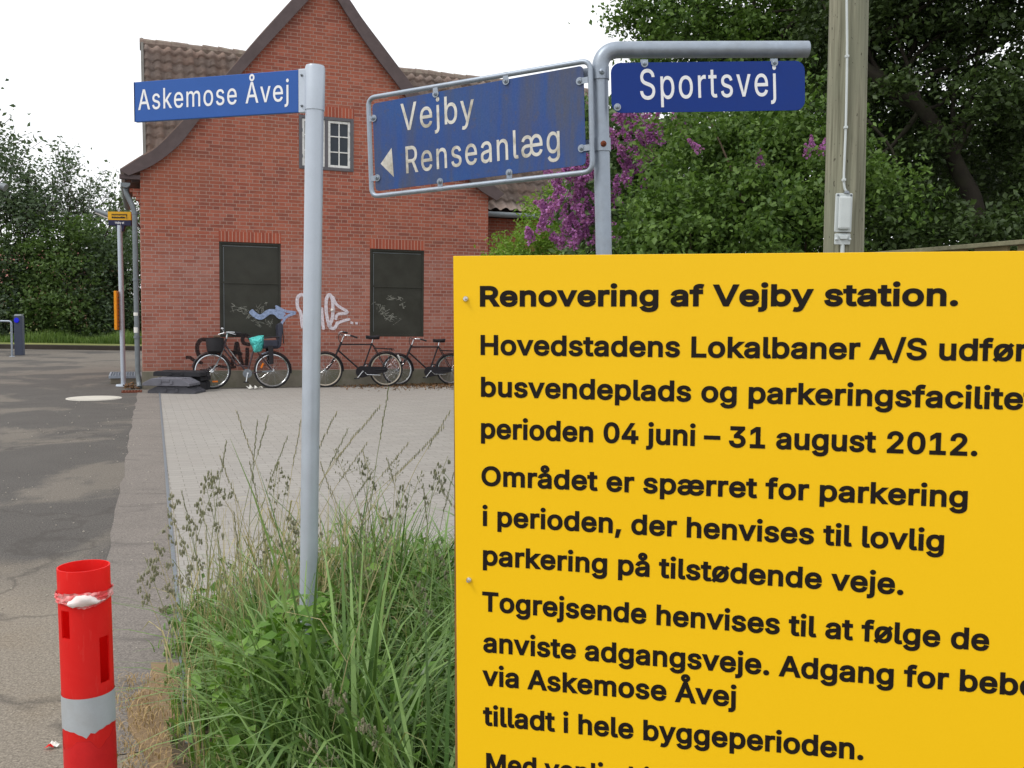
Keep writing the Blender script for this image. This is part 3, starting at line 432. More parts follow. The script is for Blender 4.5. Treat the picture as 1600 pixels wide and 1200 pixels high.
def asphalt():
    m = NT('patched_asphalt'); v = m.co(); f = m.noise(v, 130, 4, .75); g2 = m.noise(v, 38, 3, .7)
    big = m.noise(m.co((1, .62, 1), rot=(0, 0, .35)), .62, 5, .5, .8)
    old = m.mix(m.noise(v, 1.1, 4), srgb(124, 121, 116), srgb(140, 136, 131)); dark = m.mix(m.noise(v, 2.2, 4), srgb(98, 97, 97), srgb(114, 113, 112))
    o = m.sep(v)
    near = m.n('ShaderNodeMapRange'); near.inputs['From Min'].default_value = 6.4; near.inputs['From Max'].default_value = 5.4; near.inputs['To Min'].default_value = 0; near.inputs['To Max'].default_value = 1
    m.l(m.math('ADD', o[1], m.math('MULTIPLY', m.noise(v, .9, 4), 1.6)), near.inputs['Value'])
    far = m.n('ShaderNodeMapRange'); far.inputs['From Min'].default_value = 17; far.inputs['From Max'].default_value = 24; far.inputs['To Min'].default_value = 0; far.inputs['To Max'].default_value = .12
    m.l(o[1], far.inputs['Value'])
    k = m.ramp(m.math('SUBTRACT', big, far.outputs[0]), [(.46, 0.0), (.5, 1.0)])     # sealed dark areas, old pale patches
    k2 = m.math('SUBTRACT', 1.0, near.outputs[0])
    c = m.mix(m.math('MULTIPLY', m.ramp(m.math('SUBTRACT', m.noise(m.co((.9, .7, 1), loc=(3.1, 1.7, 0)), .75, 9, .62, .6), far.outputs[0]), [(.38, 0.0), (.46, 1.0)]), k2), old, dark)
    c = m.mix(m.math('MULTIPLY', m.ramp(m.noise(v, 1.5, 5, .6), [(.5, 0.0), (.7, .5)]), near.outputs[0]), m.mix(m.math('MULTIPLY', near.outputs[0], .75), c, srgb(160, 154, 145)), srgb(148, 137, 121))
    c = m.mix(.8, c, m.mix(m.ramp(f, [(.35, 0.0), (.65, 1.0)]), sc(srgb(104, 100, 96), .3), srgb(206, 200, 192)), 'SOFT_LIGHT')
    c = m.mix(m.ramp(g2, [(.72, 0.0), (.75, .6)]), c, srgb(178, 172, 160)); c = m.mix(m.ramp(m.noise(v, 31, 2, .6), [(.71, 0.0), (.74, .7)]), c, srgb(60, 56, 52))
    c = m.mix(.55, c, m.mix(m.ramp(m.noise(v, 62, 5, .8), [(.36, 0.0), (.64, 1.0)]), srgb(50, 48, 46), srgb(206, 202, 196)), 'SOFT_LIGHT')
    # thin meandering cracks
    vo = m.n('ShaderNodeTexVoronoi'); vo.feature = 'DISTANCE_TO_EDGE'; vo.inputs['Scale'].default_value = .33
    q = m.n('ShaderNodeVectorMath', operation='ADD'); m.l(v, q.inputs[0]); nn = m.n('ShaderNodeTexNoise'); nn.inputs['Scale'].default_value = 1.7; nn.inputs['Detail'].default_value = 6; m.l(v, nn.inputs['Vector']); m.l(nn.outputs['Color'], q.inputs[1]); m.l(q.outputs[0], vo.inputs['Vector'])
    c = m.mix(m.ramp(vo.outputs['Distance'], [(0.0, .55), (.012, 0.0)]), c, srgb(70, 66, 62))
    m.bump(f, .6, .006); return m.fin(c, .9)
M_asph = asphalt()
def strip_asphalt():
    m = NT('pinkish_old_asphalt'); v = m.co(); f = m.noise(v, 130, 4, .75)
    c = m.mix(m.noise(v, 1.4, 5, .6), srgb(124, 120, 117), srgb(144, 139, 135))
    c = m.mix(.8, c, m.mix(m.ramp(f, [(.35, 0.0), (.65, 1.0)]), sc(srgb(104, 100, 96), .3), srgb(206, 200, 192)), 'SOFT_LIGHT')
    c = m.mix(m.ramp(m.noise(m.co((.5, 2.2, 1), rot=(0, 0, .37)), 1.5, 6, .7, .8), [(.54, 0.0), (.66, .6)]), c, srgb(86, 82, 79))
    m.bump(f, .6, .006); return m.fin(c, .92)
M_strip = strip_asphalt()
def paving():
    m = NT('interlocking_concrete_paving'); v = m.co(rot=(0, 0, -R(21.5))); o = m.sep(v)
    zig = m.math('MULTIPLY', m.math('PINGPONG', o[0], .056), .32); y = m.math('ADD', o[1], zig)
    bt = m.n('ShaderNodeTexBrick'); m.l(m.comb(o[0], y), bt.inputs['Vector']); bt.offset = .5
    bt.inputs['Scale'].default_value = 1; bt.inputs['Brick Width'].default_value = .225; bt.inputs['Row Height'].default_value = .1125
    bt.inputs['Mortar Size'].default_value = .004; bt.inputs['Mortar Smooth'].default_value = .4
    bt.inputs['Color1'].default_value = srgb(136, 132, 127); bt.inputs['Color2'].default_value = srgb(152, 148, 142); bt.inputs['Mortar'].default_value = srgb(104, 98, 90)
    f = m.noise(v, 110, 3, .7); n = m.noise(v, .8, 5, .6)
    jn = m.ramp(m.noise(v, 1.7, 4), [(.3, .6), (.6, 1.0)])
    c = m.mix(m.math('MULTIPLY', bt.outputs['Fac'], jn), m.mix(.3, bt.outputs['Color'], srgb(144, 140, 134)), srgb(98, 92, 84))
    c = m.mix(m.ramp(n, [(.4, 0.0), (.7, .5)]), c, srgb(136, 130, 123)); c = m.mix(.2, c, m.mix(f, (0.1, .1, .09, 1), (.75, .72, .68, 1)))
    c = m.mix(m.ramp(m.noise(m.co((1, 3, 1), rot=(0, 0, .2)), 5, 3, .6), [(.69, 0.0), (.72, .6)]), c, srgb(106, 94, 78))
    m.bump(m.math('SUBTRACT', f, bt.outputs['Fac']), .4, .005); return m.fin(c, .9)
M_pave = paving()
def graffiti_mat(name, col, alpha=.8):
    m = NT(name); v = m.co(); k = m.ramp(m.noise(v, 24, 5, .7), [(.3, alpha*.55), (.6, alpha)])
    m.fin(col, .6); t = m.n('ShaderNodeBsdfTransparent'); x = m.n('ShaderNodeMixShader'); m.l(k, x.inputs[0]); m.l(t.outputs[0], x.inputs[1]); m.l(m.b.outputs[0], x.inputs[2]); m.l(x.outputs[0], m.out.inputs[0]); return m.mat
M_gw = graffiti_mat('lilac_white_spray', srgb(228, 220, 228), .96); M_gb = graffiti_mat('light_blue_spray', srgb(160, 178, 214), .9)
M_gk = graffiti_mat('black_spray', srgb(42, 34, 36), .92); M_gs = graffiti_mat('scratched_tag', srgb(160, 160, 150), .6)


CAP = .509
def twidth(s, sp=0): return sum(GLY[c][0]/1000+sp for c in s)-sp
class Fr:                            # a flat frame in space: x right, y up, z towards the viewer
    def __init__(s, P, ex, ey): s.P, s.ex = Vector(P), Vector(ex).normalized(); s.ez = s.ex.cross(Vector(ey)).normalized(); s.ey = s.ez.cross(s.ex)
    def __call__(s, x, y, z=0): return s.P+s.ex*x+s.ey*y+s.ez*z
    def px(s, a, b, off=0):
        q = pl(a, b, s.P+s.ez*off, s.ez)-s.P; return q.dot(s.ex), q.dot(s.ey)
def lettering(fr, lines, name, mat, parent, z):
    """lines: (text, prefix whose width is given, x0, y0, x1, y1, cap height, weight gain); all in frame units; one mesh per line"""
    inv = WM[parent].inverted()
    for (txt, pre, x0, y0, x1, y1, cap, bd, *tk) in lines:
        off = bd*cap; ang = math.atan2(y1-y0, x1-x0); L = math.hypot(x1-x0, y1-y0)
        sy = (cap-2*off)/CAP; lsb = .06; wid = twidth(pre)-lsb-.03; tr_ = cap*tk[0] if tk else .55*off; sx = (L-2*off-tr_*(len(pre)-1))/wid
        ca, sa = math.cos(ang), math.sin(ang); pen = -lsb*sx+off; V = []; Fa = []
        for ch in txt:
            adv, spl = GLY[ch]; loops = []
            for s in spl:
                up_ = off*1.1 if ch in 'ijåÅ' and min(s[1::2]) > 395 else 0.0      # dots and rings keep clear of the heavier stems
                loops.append([(pen+s[2*i]/1000*sx, off+up_+s[2*i+1]/1000*sy) for i in range(len(s)//2)])
            if loops:
                b = len(V); V += [(p[0], p[1], .00004) for l in loops for p in l]
                ar = [sum(l[i-1][0]*l[i][1]-l[i][0]*l[i-1][1] for i in range(len(l))) for l in loops]; st = [b]
                for l in loops: st.append(st[-1]+len(l))
                for k_, l in enumerate(loops):                  # each outline with the holes that lie inside it
                    if ar[k_] < 0: continue
                    xs, ys = [p[0] for p in l], [p[1] for p in l]
                    mem = [k_]+[j for j in range(len(loops)) if ar[j] < 0 and min(xs) < loops[j][0][0] < max(xs) and min(ys) < loops[j][0][1] < max(ys)]
                    idx = [st[j]+i for j in mem for i in range(len(loops[j]))]
                    Fa += [tuple(idx[i] for i in t) for t in tessellate_polygon([[Vector((p[0], p[1], 0)) for p in loops[j]] for j in mem])]
                for l in loops:                                  # heavier weight: a mitred band round every contour
                    n = len(l); b = len(V); o = []
                    for i in range(n):
                        p, c, q = l[i-1], l[i], l[(i+1) % n]
                        d1 = Vector((c[0]-p[0], c[1]-p[1])); d2 = Vector((q[0]-c[0], q[1]-c[1])); d1.normalize(); d2.normalize()
                        n1 = Vector((d1.y, -d1.x)); n2 = Vector((d2.y, -d2.x)); m = n1+n2; k = max(m.length_squared/2, .25)
                        m = m/k; o.append((c[0]+m.x*off, c[1]+m.y*off))
                    V += [(p[0], p[1], .00002) for p in l]+[(p[0], p[1], 0) for p in o]
                    Fa += [(b+i, b+(i+1) % n, b+n+(i+1) % n, b+n+i) for i in range(n)]
            pen += adv/1000*sx+tr_
        me = bpy.data.meshes.new(name)
        me.from_pydata([tuple(inv @ fr(x0+x*ca-y*sa, y0+x*sa+y*ca, z+w_)) for x, y, w_ in V], [], Fa)
        linkmesh(name, me, parent, [mat])
def rrect(x0, y0, x1, y1, r, k=5):
    out = []
    for cx, cy, a0 in ((x1-r, y1-r, 0), (x0+r, y1-r, 90), (x0+r, y0+r, 180), (x1-r, y0+r, 270)):
        for j in range(k+1):
            a = R(a0+90*j/k); out.append((cx+r*math.cos(a), cy+r*math.sin(a)))
    return out
def plate(mb, fr, x0, y0, x1, y1, r, t):
    mb.prism([fr(a, b, -t) for a, b in rrect(x0, y0, x1, y1, r)], fr.ez*t)
def bolt(mb, p, n, r=.009, h=.006):
    p = Vector(p); n = Vector(n).normalized()
    mb.tube([p, p+n*h*.5, p+n*h], [r, r, r*.7], 10); mb.tube([p+n*h, p+n*(h+.006)], [r*.5, r*.42], 6)

# ================================================================== GROUND
def sheet(name, pts, z, mat, kind='structure', sub=0):
    mb = MB(); mb.add([(p[0], p[1], z) for p in pts], [tuple(range(len(pts)))])
    o = mb.build(name, mat); o['kind'] = kind; return o
sheet('ground', [(-300, -60), (300, -60), (300, 500), (-300, 500)], -.012, M_soil)
sheet('asphalt_road', [(-60, -12), (30, -12), (30, 32.6), (-60, 32.6)], 0, M_asph)
HO = gp(224, 607.5); HYAW = R(21.5)
HU = Vector((math.cos(HYAW), math.sin(HYAW), 0)); HN = Vector((math.sin(HYAW), -math.cos(HYAW), 0))
e0 = gp(248, 613); e1 = gp(262, 800); ed = (e1-e0).normalized(); ew = Vector((ed.y, -ed.x, 0))
ew = ew if ew.x > 0 else -ew
if True:
    a = e0-ed*.5; b = e0+ed*14.5
    mb = MB(); wid = (gp(248, 640)-gp(207, 640)).length
    rnd = random.Random(3); left = []; n = 40
    for i in range(n+1):
        p = a+(b-a)*(i/n)-ew*(wid*(.95+rnd.uniform(-.05, .05))); left.append((p.x, p.y))
    sheet('asphalt_strip', [(b.x, b.y), (a.x, a.y)]+left, .004, M_strip)
    far = HU*11
    c0 = a-ed*1.2
    sheet('concrete_paving', [(b.x, b.y), (a.x, a.y), (a.x+far.x, a.y+far.y), (b.x+far.x, b.y+far.y)], .004, M_pave)
    mb = MB(); q = a+(b-a)*.5; mb.box((q.x+ew.x*.012, q.y+ew.y*.012, -.02), (.022, (b-a).length, .062), Matrix.Rotation(math.atan2(ed.y, ed.x)-math.pi/2, 3, 'Z'))
    o = mb.build('edge_strip', M_dsteel); o['kind'] = 'structure'
# far side: dark edge and grass bank
g1 = MB(); g1.box((-20, 33.0, .06), (120, .5, .16)); o = g1.build('platform_edge', simple('dark_stone_edge', srgb(66, 60, 54), .9, 0, .2, 3, .2, 30)); o['kind'] = 'structure'
M_turf = simple('mown_turf', srgb(128, 132, 78), .95, 0, .22, 1.2, .5, 25, srgb(96, 112, 58), .6)
sheet('grass_bank', [(-90, 33.2), (60, 33.2), (60, 120), (-90, 120)], .142, M_turf)
# ================================================================== STATION BUILDING
house = thing('station_building', 'red brick station house with steep curved gable, tiled roof and two shuttered windows', 'building', HO, HYAW)
HL = lambda x, y, z: HO+HU*x-HN*y+Vector((0, 0, z))        # house frame: x along the gable, y into the house
def W(px, py, off=0.0):                                     # photo point on the gable plane pushed out by off
    q = pl(px, py, HO+HN*off, HN)-HO; return q.dot(HU), q.z
OUT = [(187, 266), (217, 247), (245, 230), (280, 195), (318, 155), (355, 115), (405, 57), (455, 2), (507, -56), (547, 0), (567, 30), (600, 74), (627, 110), (665, 160), (700, 210), (742, 262), (788, 303)]
INN = [(201, 274), (240, 257), (280, 226), (312, 186), (350, 145), (390, 100), (440, 45), (482, 0), (508, -27), (528, 0), (560, 50), (590, 92), (627, 140), (660, 190), (700, 243), (742, 290), (776, 313)]
BO = .16
out = [W(a, b, BO) for a, b in OUT]; inn = [W(a, b, BO) for a, b in INN]
def smooth2(p, ia):                                        # smooth each flank on its own, apex stays sharp
    l = smoothpath([Vector((a, 0, b)) for a, b in p[:ia+1]], 4); r = smoothpath([Vector((a, 0, b)) for a, b in p[ia:]], 4)
    return [(v.x, v.z) for v in l]+[(v.x, v.z) for v in r[1:]]
so_, si_ = smooth2(out, 8), smooth2(inn, 8)
mb = MB(); n = len(so_)
vs = [HL(a, -BO, b) for a, b in so_]+[HL(a, -BO, b) for a, b in si_]+[HL(a, -BO+.045, b) for a, b in so_]+[HL(a, -BO+.045, b) for a, b in si_]
fs = []
for i in range(n-1):
    fs += [(i, i+1, n+i+1, n+i), (2*n+i, 3*n+i, 3*n+i+1, 2*n+i+1), (i, 2*n+i, 2*n+i+1, i+1), (n+i, n+i+1, 3*n+i+1, 3*n+i)]
fs += [(0, n, 3*n, 2*n), (n-1, 3*n-1, 4*n-1, 2*n-1)]
mb.add(vs, fs); mb.build('bargeboard', M_barge, house)
# wing roof slab behind the bargeboard
mid = [((a[0]+b[0])/2, (a[1]+b[1])/2) for a, b in zip(so_, si_)]
mb = MB(); vs = []; fs = []
for y in (-BO+.047, 4.4):
    vs += [HL(a[0], y, a[1]+.03) for a in so_]+[HL(*(lambda m: (m[0], y, m[1]))(m)) for m in mid]
for i in range(n-1):
    fs += [(i, 2*n+i, 2*n+i+1, i+1), (n+i, n+i+1, 3*n+i+1, 3*n+i), (i, i+1, n+i+1, n+i)]
fs += [(0, n, 3*n, 2*n), (n-1, 3*n-1, 4*n-1, 2*n-1)]
mb.add(vs, fs); mb.build('wing_roof', M_tiles, house)
# gable wall with openings
xr = W(762, 400)[0]
wl = []
for a, b in mid:
    wl.append((a, b))
zl = W(205, 285)[1]; zr = W(764, 325)[1]
top = [p for p in mid if .0 < p[0] < xr]
outl = [(0, -.02), (xr, -.02), (xr, top[-1][1])]+top[::-1]+[(0, top[0][1])]
def rect(pts): 
    q = [W(*p) for p in pts]; return min(a for a, b in q), min(b for a, b in q), max(a for a, b in q), max(b for a, b in q)
SH1 = (W(343, 450)[0], W(390, 527)[1], W(439, 450)[0], W(390, 379)[1])
SH2 = (W(578, 450)[0], W(620, 526)[1], W(662.5, 450)[0], W(620, 390)[1])
WIN = (W(467, 222)[0], W(510, 266)[1], W(552.5, 222)[0], W(510, 182.5)[1])
holes = [SH1, SH2, WIN]
rings = [[Vector((a, 0, b)) for a, b in outl]]+[[Vector(p) for p in ((h[0], 0, h[1]), (h[2], 0, h[1]), (h[2], 0, h[3]), (h[0], 0, h[3]))] for h in holes]
flat = [v for r in rings for v in r]
tri = tessellate_polygon([[Vector((v.x, v.z, 0)) for v in r] for r in rings])
mb = MB(); mb.add([HL(v.x, 0, v.z) for v in flat], [tuple(t) for t in tri])
for h in holes:
    c = [(h[0], h[1]), (h[2], h[1]), (h[2], h[3]), (h[0], h[3])]
    for i in range(4):
        p, q = c[i], c[(i+1) % 4]; mb.add([HL(p[0], 0, p[1]), HL(q[0], 0, q[1]), HL(q[0], .14, q[1]), HL(p[0], .14, p[1])], [(0, 1, 2, 3)])
# flank walls of the wing
for x in (0, xr):
    mb.add([HL(x, 0, -.02), HL(x, 6, -.02), HL(x, 6, zl+.25), HL(x, 0, zl+.25)], [(0, 1, 2, 3)])
mb.build('gable_wall', M_brick, house)
mb = MB(); mb.box(HL(xr/2, -.012, .15), (xr+.05, .03, .34), Matrix.Rotation(HYAW, 3, 'Z')); mb.build('plinth', M_plinth, house, bevel=.006)
for h, dz in ((SH1, .19), (SH2, .19), (WIN, .19)):
    mb = MB(); mb.box(HL((h[0]+h[2])/2, .06, h[3]+dz/2+.004), (h[2]-h[0]+.01, .128, dz), Matrix.Rotation(HYAW, 3, 'Z')); mb.build('lintel', M_lintel, house)
HR = Matrix.Rotation(HYAW, 3, 'Z')
def hbox(mb, x0, x1, y0, y1, z0, z1): mb.box(HL((x0+x1)/2, (y0+y1)/2, (z0+z1)/2), (x1-x0, y1-y0, z1-z0), HR)
# steel shutters
shutters = []
for h in (SH1, SH2):
    mb = MB(); x0, z0, x1, z1 = h; hbox(mb, x0+.02, x1-.02, .035, .07, z0+.02, z1-.02)
    s = mb.build('window_shutter', M_shut, house); shutters.append(s)
    mb = MB(); t = .035
    hbox(mb, x0+.004, x0+t, .012, .062, z0+.004, z1-.004); hbox(mb, x1-t, x1-.004, .012, .062, z0+.004, z1-.004)
    hbox(mb, x0+t+.001, x1-t-.001, .014, .06, z0+.004, z0+t+.015); hbox(mb, x0+t+.001, x1-t-.001, .014, .06, z1-t, z1-.004)
    zc = z0+(z1-z0)*.575; hbox(mb, x0+t+.001, x1-t-.001, .02, .058, zc-.016, zc+.016)
    mb.build('shutter_frame', M_shut, s)
    mb = MB(); hbox(mb, x0+.06, x1-.06, .026, .034, z1-.078, z1-.07); hbox(mb, x0+.075, x0+.083, .026, .034, z0+.1, z1-.1); mb.build('shutter_edge_strip', M_zinc, s)
# upper casement window
x0, z0, x1, z1 = WIN
mb = MB(); t = .06
hbox(mb, x0, x0+t, -.01, .1, z0, z1); hbox(mb, x1-t, x1, -.01, .1, z0, z1); hbox(mb, x0+t, x1-t, -.008, .1, z1-t, z1); hbox(mb, x0+t, x1-t, -.02, .1, z0, z0+t)
xm = (x0+x1)/2; hbox(mb, xm-.028, xm+.028, -.006, .1, z0+t, z1-t)
win = mb.build('window', M_frame, house, bevel=.004)
for a, b in ((x0+t+.004, xm-.032), (xm+.032, x1-t-.004)):
    mb = MB(); c, d = z0+t+.004, z1-t-.004; s = .045
    hbox(mb, a, a+s, .012, .055, c, d); hbox(mb, b-s, b, .012, .055, c, d); hbox(mb, a+s, b-s, .014, .053, c, c+s); hbox(mb, a+s, b-s, .014, .053, d-s, d)
    hbox(mb, (a+b)/2-.011, (a+b)/2+.011, .018, .05, c+s, d-s)
    for k in (1, 2):
        zz = c+(d-c)*k/3; hbox(mb, a+s, b-s, .02, .048, zz-.011, zz+.011)
    mb.build('sash', M_whitep, win, bevel=.003)
    mb = MB(); hbox(mb, a+s*.5, b-s*.5, .036, .04, c+s*.5, d-s*.5); mb.build('pane', M_glass, win)
    mb = MB(); 
    for zz in (c+(d-c)*.2, c+(d-c)*.75):
        xx = a if a < xm-.2 else b
        hbox(mb, xx-.012, xx+.012, .002, .012, zz-.03, zz+.03)
    mb.build('hinge', M_dsteel, win)
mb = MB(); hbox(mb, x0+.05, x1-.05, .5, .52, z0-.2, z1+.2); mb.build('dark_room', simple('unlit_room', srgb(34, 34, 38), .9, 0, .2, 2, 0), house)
# main roof across, clay pantiles
YR = 4.3; xl, zrdg = W(218, 62, -YR); YE = .75
ze = W(795, 331, -YE)[1]
def tile_roof(name, x0, x1, y0, z0, y1, z1, parent):
    nt_ = int((x1-x0)/.23); sl_ = math.hypot(y1-y0, z1-z0); nc = int(sl_/.33); k = 8
    xs = np.linspace(x0, x1, nt_*k+1); ph = (np.arange(nt_*k+1) % k)/k
    prof = np.where(ph < .62, .045*np.sin(ph/.62*math.pi), -.022*np.sin((ph-.62)/.38*math.pi))
    V = []; rows = 0; nrm = Vector((0, -(z1-z0), (y1-y0))).normalized(); r = np.random.RandomState(4)
    for c in range(nc):
        jit = np.repeat(r.uniform(-.012, .012, nt_+1), k)[:nt_*k+1]
        for t, lift in ((c/nc+.0002, .07), ((c+1)/nc-.0002, .0)):
            t2 = t-(.02/sl_ if lift > .03 else 0); h = prof+lift+jit*.5
            y = y0+(y1-y0)*t2; z = z0+(z1-z0)*t2+jit*.6
            V.append(np.stack([xs, y+h*nrm.y, z+h*nrm.z], 1)); rows += 1
    V = np.concatenate(V); m = nt_*k+1; Fc = []
    i = np.arange(m-1)
    for q in range(rows-1): Fc.append(np.stack([q*m+i, q*m+i+1, (q+1)*m+i+1, (q+1)*m+i], 1))
    Rm = np.array(WM[house]); V = V @ Rm[:3, :3].T+Rm[:3, 3]
    return npmesh(name, V, np.concatenate(Fc), [M_tiles], parent)
mr = tile_roof('main_roof', xl+.06, 11.0, YE, ze, YR, zrdg-.08, house)
mb = MB(); r = random.Random(5)
x = xl
while x < 11:
    mb.tube([HL(x, YR, zrdg-.1+r.uniform(-.015, .015)), HL(x+.36, YR, zrdg-.1+r.uniform(-.015, .015))], [.13, .115], 10); x += .33
mb.build('ridge_tiles', simple('lichened_ridge_tile', srgb(122, 108, 100), .95, 0, .3, 12, .5, 40, srgb(150, 146, 130), .5), mr)
mb = MB(); d = Vector((0, YR-YE, zrdg-ze)); 
p0, p1 = HL(xl, YE-.2, ze-.2), HL(xl, YR+.02, zrdg+.12)
mb.prism([HL(xl+.02, YE-.1, ze-.3), HL(xl+.02, YE-.1, ze+.02), HL(xl+.02, YR, zrdg+.05), HL(xl+.02, YR, zrdg-.3)], HU*.055)
mb.build('verge_board', simple('grey_verge_board', srgb(104, 102, 98), .85, 0, .2, 3, .2, 40), mr)
mb = MB(); mb.prism([HL(xl+.06, YE+.1, ze-.05), HL(xl+.06, YR, zrdg-.14), HL(xl+.06, 2*YR-YE, ze-.05)], HU*(10.9-xl)); mb.build('roof_deck', M_barge, mr)
mb = MB(); mb.prism([HL(xl+.25, YE+.5, -.02), HL(10.8, YE+.5, -.02), HL(10.8, 2*YR-YE-.4, -.02), HL(xl+.25, 2*YR-YE-.4, -.02)], Vector((0, 0, ze-.08))); mb.build('main_wall', M_brick, house)
mb = MB(); mb.tube([HL(xr+.1, YE-.1, ze-.08), HL(10.8, YE-.1, ze-.08)], .06, 10); mb.build('eaves_gutter', M_zinc, house, smooth=True)
# gutter and downpipe on the left flank
gx, gz = W(196, 291)
mb = MB(); pr = []
for k in range(9):
    a = math.pi+math.pi*k/8; pr.append((gx+.085*math.cos(a), gz+.085*math.sin(a)+.05))
ring = pr+[(x_*.93+gx*.07, z_*.93+(gz+.05)*.07) for x_, z_ in pr[::-1]]
mb.prism([HL(a, -.12, b) for a, b in ring], -HN*4.3); mb.prism([HL(a, -.125, b) for a, b in pr], -HN*.008)
mb.build('gutter', M_zinc, house, smooth=True)
mb = MB(); hbox(mb, gx-.1, .0, -.10, .02, gz+.12, gz+.2); hbox(mb, gx+.1, -.0, .05, .35, gz+.1, gz+.19); mb.build('eaves_box', M_barge, house, bevel=.01)
px_ = -.10; zb = .05
path = [HL(gx+.0, .12, gz-.02), HL(gx+.02, .1, gz-.14), HL(px_-.05, .07, gz-.3), HL(px_, .06, gz-.46), HL(px_, .06, 2.2), HL(px_+.01, .06, .28), HL(px_+.03, .03, .1), HL(px_+.03, -.05, .03)]
mb = MB(); mb.tube(fillet(path, .09), .046, 14); dpipe = mb.build('downpipe', M_zinc, house, smooth=True)
mb = MB()
for z in (3.2, 2.0, .95): mb.tube([HL(px_, .06, z-.02), HL(px_, .06, z+.02)], .054, 14); mb.tube([HL(px_, .06, z), HL(.01, .06, z)], .01, 6)
mb.build('pipe_bracket', M_dsteel, dpipe)
mb = MB(); mb.tube([HL(px_, .06, 1.03), HL(px_, .06, 1.13)], .048, 14); mb.tube([HL(px_, .06, 1.34), HL(px_, .06, 1.40)], .0478, 14); mb.build('pipe_sticker', M_whiter, dpipe)
mb = MB(); 
for i in range(4): hbox(mb, -.03-.05*i, .0, .05, .3, gz-.3+.07*i, gz-.235+.07*i)
mb.build('brick_corbel', M_brick, house)
# spray paint on the wall and shutters
def strokes(name, mat, lines, off=.004, par=None):
    mb = MB()
    for pts, wid in lines:
        q = smoothpath([Vector((*W(a, b), 0)) for a, b in pts], 6) if len(pts) > 2 else [Vector((*W(a, b), 0)) for a, b in pts]
        q = [HL(v.x, -off, v.y) for v in q]; k = len(q)
        ww = [wid*(1 if 0 < i < k-1 else .55) for i in range(k)]
        mb.strip(q, ww, HN); off += .0004
    return mb.build(name, mat, par or house)
Z5 = lambda L: [(200+a/4, 340+b/4) for a, b in L]
Z6 = lambda L: [(440+a/4, 340+b/4) for a, b in L]
ZB = lambda L: [(290+a/8.89, 500+b/8.89) for a, b in L]
strokes('white_graffiti', M_gw, [
    (Z6([(130, 690), (120, 600), (100, 560), (100, 500), (125, 482), (150, 500), (150, 560), (140, 690)]), .065), (Z6([(150, 600), (185, 640), (215, 560), (240, 500)]), .06),
    (Z6([(250, 560), (255, 640), (262, 700)]), .06), (Z6([(300, 690), (280, 600), (280, 510), (300, 482), (318, 520), (318, 620), (300, 680), (330, 690), (352, 650)]), .065),
    (Z6([(318, 490), (345, 545), (412, 592), (350, 605), (338, 640)]), .055), (Z6([(330, 690), (360, 655), (428, 634)]), .055),
    (Z6([(430, 655), (446, 660)]), .085), (Z6([(460, 660), (476, 660)]), .085), (Z6([(205, 690), (215, 640), (230, 600)]), .05)])
strokes('blue_graffiti', M_gb, [(Z5([(765, 580), (790, 605), (830, 622), (880, 590), (920, 592), (950, 618), (975, 612)]), .1), (Z5([(920, 552), (985, 585), (1045, 595), (990, 620), (955, 670)]), .05), (Z5([(925, 560), (960, 590), (975, 612)]), .08)], .007)
strokes('black_graffiti', M_gk, [
    (ZB([(310, 275), (230, 270), (180, 310), (160, 390), (180, 480), (240, 530)]), .075), (ZB([(240, 600), (120, 560), (60, 520), (0, 520)]), .06),
    (ZB([(640, 640), (680, 480), (710, 300)]), .075), (ZB([(710, 300), (745, 470), (790, 640)]), .075), (ZB([(620, 440), (700, 455), (790, 475)]), .06),
    (ZB([(855, 380), (855, 500), (840, 640)]), .07), (ZB([(640, 205), (760, 210), (820, 200)]), .05), (ZB([(900, 340), (810, 320), (790, 260), (830, 210), (880, 240)]), .07),
    (ZB([(200, 700), (300, 690), (420, 640), (600, 660), (700, 650)]), .05)])
def scrib(seed, x0, y0, x1, y1, n, s):
    r = random.Random(seed); L = []
    for i in range(n):
        t = (i+.5)/n; cx = x0+(x1-x0)*t+r.uniform(-4, 4); cy = y0+(y1-y0)*t+r.uniform(-5, 5)
        L.append(([(cx+r.uniform(-s, s), cy+r.uniform(-s, s)*.8) for _ in range(r.choice((3, 4, 5)))], r.choice((.007, .009, .012))))
    return L
def shut_tags(name, lines, k):
    mb = MB(); off = .029
    for pts, wid in lines:
        q = smoothpath([Vector((*W(a, b, -.035), 0)) for a, b in pts], 5); q = [HL(v.x, off, v.y) for v in q]
        mb.strip(q, wid, HN); off -= .0002
    mb.build(name, M_gs, shutters[k])
shut_tags('scratched_graffiti', scrib(3, 360, 476, 428, 512, 14, 8)+scrib(5, 400, 482, 420, 478, 5, 6), 0); shut_tags('scratched_graffiti', scrib(9, 584, 474, 622, 505, 12, 8)+scrib(6, 604, 462, 634, 474, 8, 6), 1)
# small fittings: white lamp cable end and screw on the wall
mb = MB(); mb.ball(HL(*(lambda q: (q[0], -.02, q[1]))(W(518.5, 484.5))), (.03, .03, .03)); mb.build('wall_knob', M_whiter, house)

